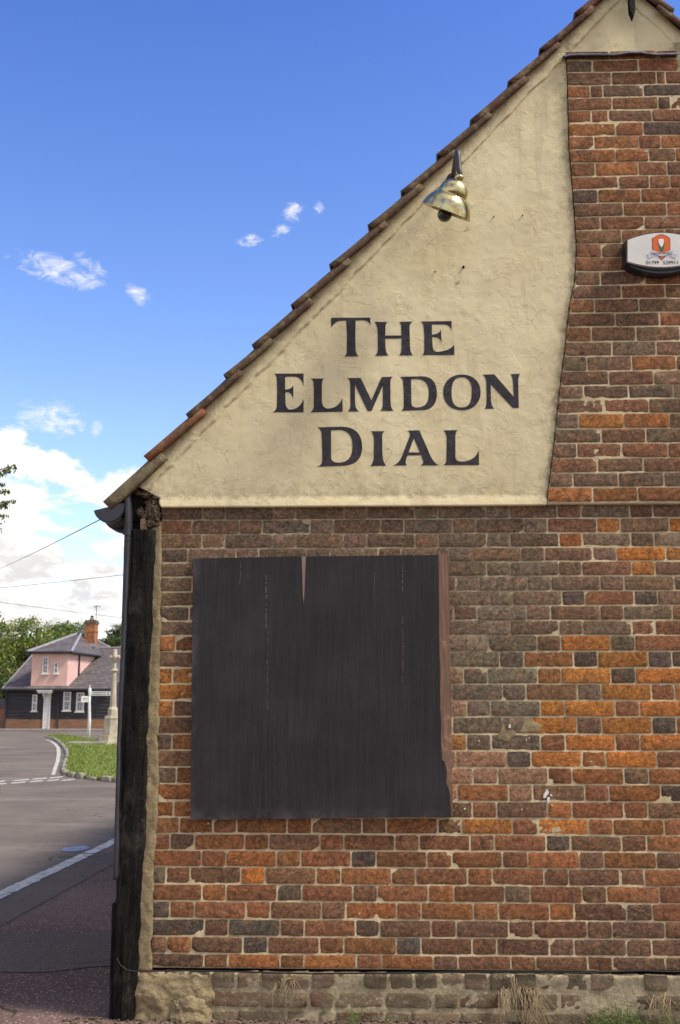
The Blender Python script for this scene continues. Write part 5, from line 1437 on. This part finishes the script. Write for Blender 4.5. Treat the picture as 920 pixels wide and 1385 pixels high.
grass_tuft('left of the pair of straw tufts drooping at the wall foot', [(682, 1334, 686, 1382, 26, 7, -.02, -.09), (696, 1318, 700, 1380, 5, 3, -.02, -.08)], 3)
grass_tuft('thick straw tuft fanning rightwards, right one of the pair', [(714, 1334, 724, 1384, 42, 13, -.02, -.10), (716, 1338, 745, 1385, 10, 9, -.02, -.12)], 4)
grass_tuft('straw tuft at the right frame edge of the wall foot', [(886, 1342, 905, 1384, 22, 12, -.02, -.10), (886, 1342, 880, 1382, 7, 5, -.02, -.08)], 5)
grass_tuft('small pale fan of dead stems on plinth below the window board', [(385, 1322, 376, 1362, 13, 12, -.02, -.03), (386, 1320, 398, 1345, 6, 7, -.02, -.03)], 6, r0=.0013)
vt = MB(); rg = random.Random(9)
for (ax_, ay_, bx, by) in [(826, 1278, 872, 1208), (830, 1262, 905, 1196), (818, 1275, 862, 1232), (845, 1250, 866, 1190), (838, 1240, 918, 1176), (828, 1270, 850, 1262), (856, 1228, 884, 1240), (700, 1262, 716, 1240), (702, 1258, 690, 1246), (704, 1262, 708, 1238)]:
    a = P(ax_, ay_, -.012); b = P(bx, by, -.012); pts = [a.lerp(b, i/12)+Vector((.010*fbm(i*.4, ax_, 1), -.004-.006*abs(fbm(i*.5, by, 3)), .010*fbm(i*.4, ax_, 8))) for i in range(13)]
    vt.tube(pts, [.0012-.00006*i for i in range(13)], 4)
    for q in range(5):
        i = rg.randint(2, 11); e = pts[i]+Vector((rg.uniform(-.05, .05), -.003, rg.uniform(-.02, .06))); vt.tube([pts[i], pts[i].lerp(e, .5)+Vector((.004, 0, .004)), e], [.0008, .0006, .0004], 3)
tag(vt.build('dead_creeper', simple('dead_stem', (132, 112, 90), .9)), 'thin dead brown creeper stems clinging to the lower right brickwork', 'creeper')
# green weeds
def weed(px0, px1, label, seed, n=60, top=1352):
    rg = random.Random(seed); m = MB(); st = MB()
    for k in range(n):
        x = rg.uniform(px0, px1); yb2 = rg.uniform(-.16, -.03); a = P(x, 1378, yb2); a.z = 0
        hgt = rg.uniform(.02, .10)*(1.0 if abs(x-(px0+px1)/2) < (px1-px0)*.3 else .6)
        b = a+Vector((rg.gauss(0, .02), rg.gauss(0, .015), hgt)); st.tube([a, b], [.0012, .0006], 3)
        for q in range(9):
            p = a.lerp(b, rg.uniform(.2, 1.05))+Vector((rg.gauss(0, .008), rg.gauss(0, .008), 0)); s_ = rg.uniform(.004, .010)
            aa = Vector((rg.gauss(0, 1), rg.gauss(0, 1), rg.uniform(-.2, 1))).normalized(); bb = aa.cross(Vector((rg.gauss(0, 1), rg.gauss(0, 1), rg.gauss(0, 1)))).normalized()
            m.add([p-aa*s_*.2, p+bb*s_*.4+aa*s_*.5, p+aa*s_, p-bb*s_*.4+aa*s_*.5], [(0, 1, 2, 3)], lin(rg.choice([(96, 116, 56), (78, 98, 44), (116, 130, 72)])))
    t = empty('weed', P((px0+px1)/2, 1378, -.08), label, 'weed', 'green weeds at the wall foot'); m.build('leaves', LEAF, t, color=True); st.build('stems', simple('weed_stem%d' % seed, (96, 104, 62), .8), t)
weed(800, 872, 'broad patch of small green weeds right of the straw tufts', 31, 130)
weed(470, 486, 'tiny green weed below the window board at the wall foot', 32, 22)
weed(880, 918, 'low sparse green weed under the right edge straw tuft', 33, 30)
# loose debris and small stones along the wall foot
db = MB(); rg = random.Random(77)
for k in range(900):
    x = rg.uniform(-1.4, 2.6); y = -abs(rg.gauss(0, .08))-.015; r_ = rg.uniform(.003, .010)
    bm = bmesh.new(); bmesh.ops.create_icosphere(bm, subdivisions=1, radius=r_)
    for v in bm.verts: v.co = Vector((x+v.co.x*rg.uniform(.7, 1.3), y+v.co.y, v.co.z*.6+r_*.3))
    db.bm(bm, lin(rg.choice([(120, 92, 78), (96, 76, 66), (140, 122, 100), (84, 70, 60)])))
tag(db.build('grit', TILE, None, color=True), None, None, None, 'stuff')
# ------------------------------------------------------------------ light and sky
sc = bpy.context.scene
SUN_EL = R(52); SUN_AZ = R(108)        # azimuth clockwise from +Y: front right of the wall
sd = Vector((math.sin(SUN_AZ)*math.cos(SUN_EL), math.cos(SUN_AZ)*math.cos(SUN_EL), math.sin(SUN_EL)))
ld = bpy.data.lights.new('sun', 'SUN'); ld.energy = SUN_E; ld.angle = R(SUN_ANG); ld.color = (1, .95, .87)
lo_ = bpy.data.objects.new('sun', ld); C.objects.link(lo_); lo_.rotation_euler = (-sd).to_track_quat('-Z', 'Y').to_euler(); lo_.location = (0, 0, 30)
w = bpy.data.worlds.new('World'); sc.world = w; w.use_nodes = True; nt = w.node_tree
for n in list(nt.nodes): nt.nodes.remove(n)
class WT(NT):
    def __init__(s): s.t = nt
W_ = WT()
out = W_.n('ShaderNodeOutputWorld'); bg = W_.n('ShaderNodeBackground'); nt.links.new(bg.outputs[0], out.inputs[0])
sky = W_.n('ShaderNodeTexSky', sky_type='NISHITA'); sky.sun_disc = False; sky.sun_elevation = SUN_EL; sky.sun_rotation = SUN_AZ
sky.air_density = 1.0; sky.dust_density = .6; sky.ozone_density = 2.5
tc = W_.n('ShaderNodeTexCoord'); W_.pos = tc.outputs['Generated']
s3 = W_.sep(W_.pos)
az = W_.math('MULTIPLY', W_.math('ARCTAN2', s3[0], s3[1]), 57.2958)
el = W_.math('MULTIPLY', W_.math('ARCSINE', s3[2]), 57.2958)
def azel(px, py):
    d = ray(px, py).normalized(); return math.degrees(math.atan2(d.x, d.y)), math.degrees(math.asin(d.z))
# cumulus bank low in the sky: noise in a flattened projection, as real cloud bases foreshorten
den = W_.math('ADD', W_.math('MAXIMUM', s3[2], 0.0), .12)
cv = W_.n('ShaderNodeCombineXYZ'); W_.set(cv.inputs[0], W_.math('DIVIDE', s3[0], den)); W_.set(cv.inputs[1], W_.math('DIVIDE', s3[1], den))
ce = W_.n('ShaderNodeCombineXYZ'); W_.set(ce.inputs[0], W_.math('MULTIPLY', az, .11)); W_.set(ce.inputs[1], W_.math('MULTIPLY', el, .26)); ce.inputs[2].default_value = 3.7
nA = W_.noise(1.9, 10, .58, ce.outputs[0], .25); nB = W_.noise(1.7, 8, .6, cv.outputs[0], .2); nF = W_.noise(4.0, 8, .65, ce.outputs[0], .4)
front = W_.math('ADD', W_.ramp(el, 14.8, 12.2, 0, .25), W_.math('MULTIPLY', W_.ramp(az, -20.5, -14, .04, -.05), 1))
front = W_.math('ADD', nA, W_.math('SUBTRACT', front, .14))
cf = W_.ramp(front, .50, .60)
cf = W_.math('MULTIPLY', cf, W_.ramp(el, 15.2, 13.8))
# unseen bright cloud added behind and beside the camera for neutral light and reflections
behind = W_.ramp(s3[1], .25, -.35)
cb_ = W_.math('MULTIPLY', W_.ramp(nB, .40, .56), behind)
# thin wisps
wis = None
for (px0, px1, py0, py1, rx, ry, th_) in WISPS:
    a0, e0_ = azel((px0+px1)/2, (py0+py1)/2)
    da = W_.math('SUBTRACT', az, a0); de = W_.math('SUBTRACT', el, e0_)
    ca, sa = math.cos(th_), math.sin(th_)
    u_ = W_.math('DIVIDE', W_.math('ADD', W_.math('MULTIPLY', da, ca), W_.math('MULTIPLY', de, sa)), rx)
    v_ = W_.math('DIVIDE', W_.math('SUBTRACT', W_.math('MULTIPLY', de, ca), W_.math('MULTIPLY', da, sa)), ry)
    dd = W_.math('ADD', W_.math('MULTIPLY', u_, u_), W_.math('MULTIPLY', v_, v_))
    mk = W_.ramp(dd, 2.6, 0.0, -.40, .17, False)
    wis = mk if wis is None else W_.math('MAXIMUM', wis, mk)
cw = W_.n('ShaderNodeCombineXYZ'); W_.set(cw.inputs[0], W_.math('MULTIPLY', az, .42)); W_.set(cw.inputs[1], W_.math('MULTIPLY', el, .8)); cw.inputs[2].default_value = 1.3
nW = W_.noise(2.0, 10, .66, cw.outputs[0], .9)
wf = W_.ramp(W_.math('ADD', nW, wis), .47, .98, 0, 1)
cl_ = W_.math('MAXIMUM', W_.math('MAXIMUM', cf, cb_), wf)
shade = W_.ramp(nF, .40, .60)
low = W_.ramp(el, 12.5, 6)
ccol = W_.mix(W_.math('MULTIPLY', W_.math('MULTIPLY', W_.math('SUBTRACT', 1.0, shade), low), .8), tuple(CLOUD_HI), tuple(CLOUD_LO))
skyc = sky.outputs[0]
hs = W_.n('ShaderNodeHueSaturation'); hs.inputs['Saturation'].default_value = SKY_SAT; hs.inputs['Hue'].default_value = SKY_HUE; nt.links.new(skyc, hs.inputs['Color'])
vz = W_.mix(1.0, hs.outputs[0], W_.mix(W_.ramp(el, 9, 40, 0, 1, False), tuple(TINT_LO), tuple(TINT_HI)), 'MULTIPLY')
fin = W_.mix(cl_, vz, ccol)
nt.links.new(fin, bg.inputs[0]); bg.inputs[1].default_value = SKY_STR
sc.view_settings.view_transform = 'Standard'; sc.view_settings.look = 'None'; sc.view_settings.exposure = EXPO; sc.view_settings.gamma = 1
sc.view_settings.use_curve_mapping = False
sc.cycles.use_denoising = True
sc.cycles.max_bounces = 8
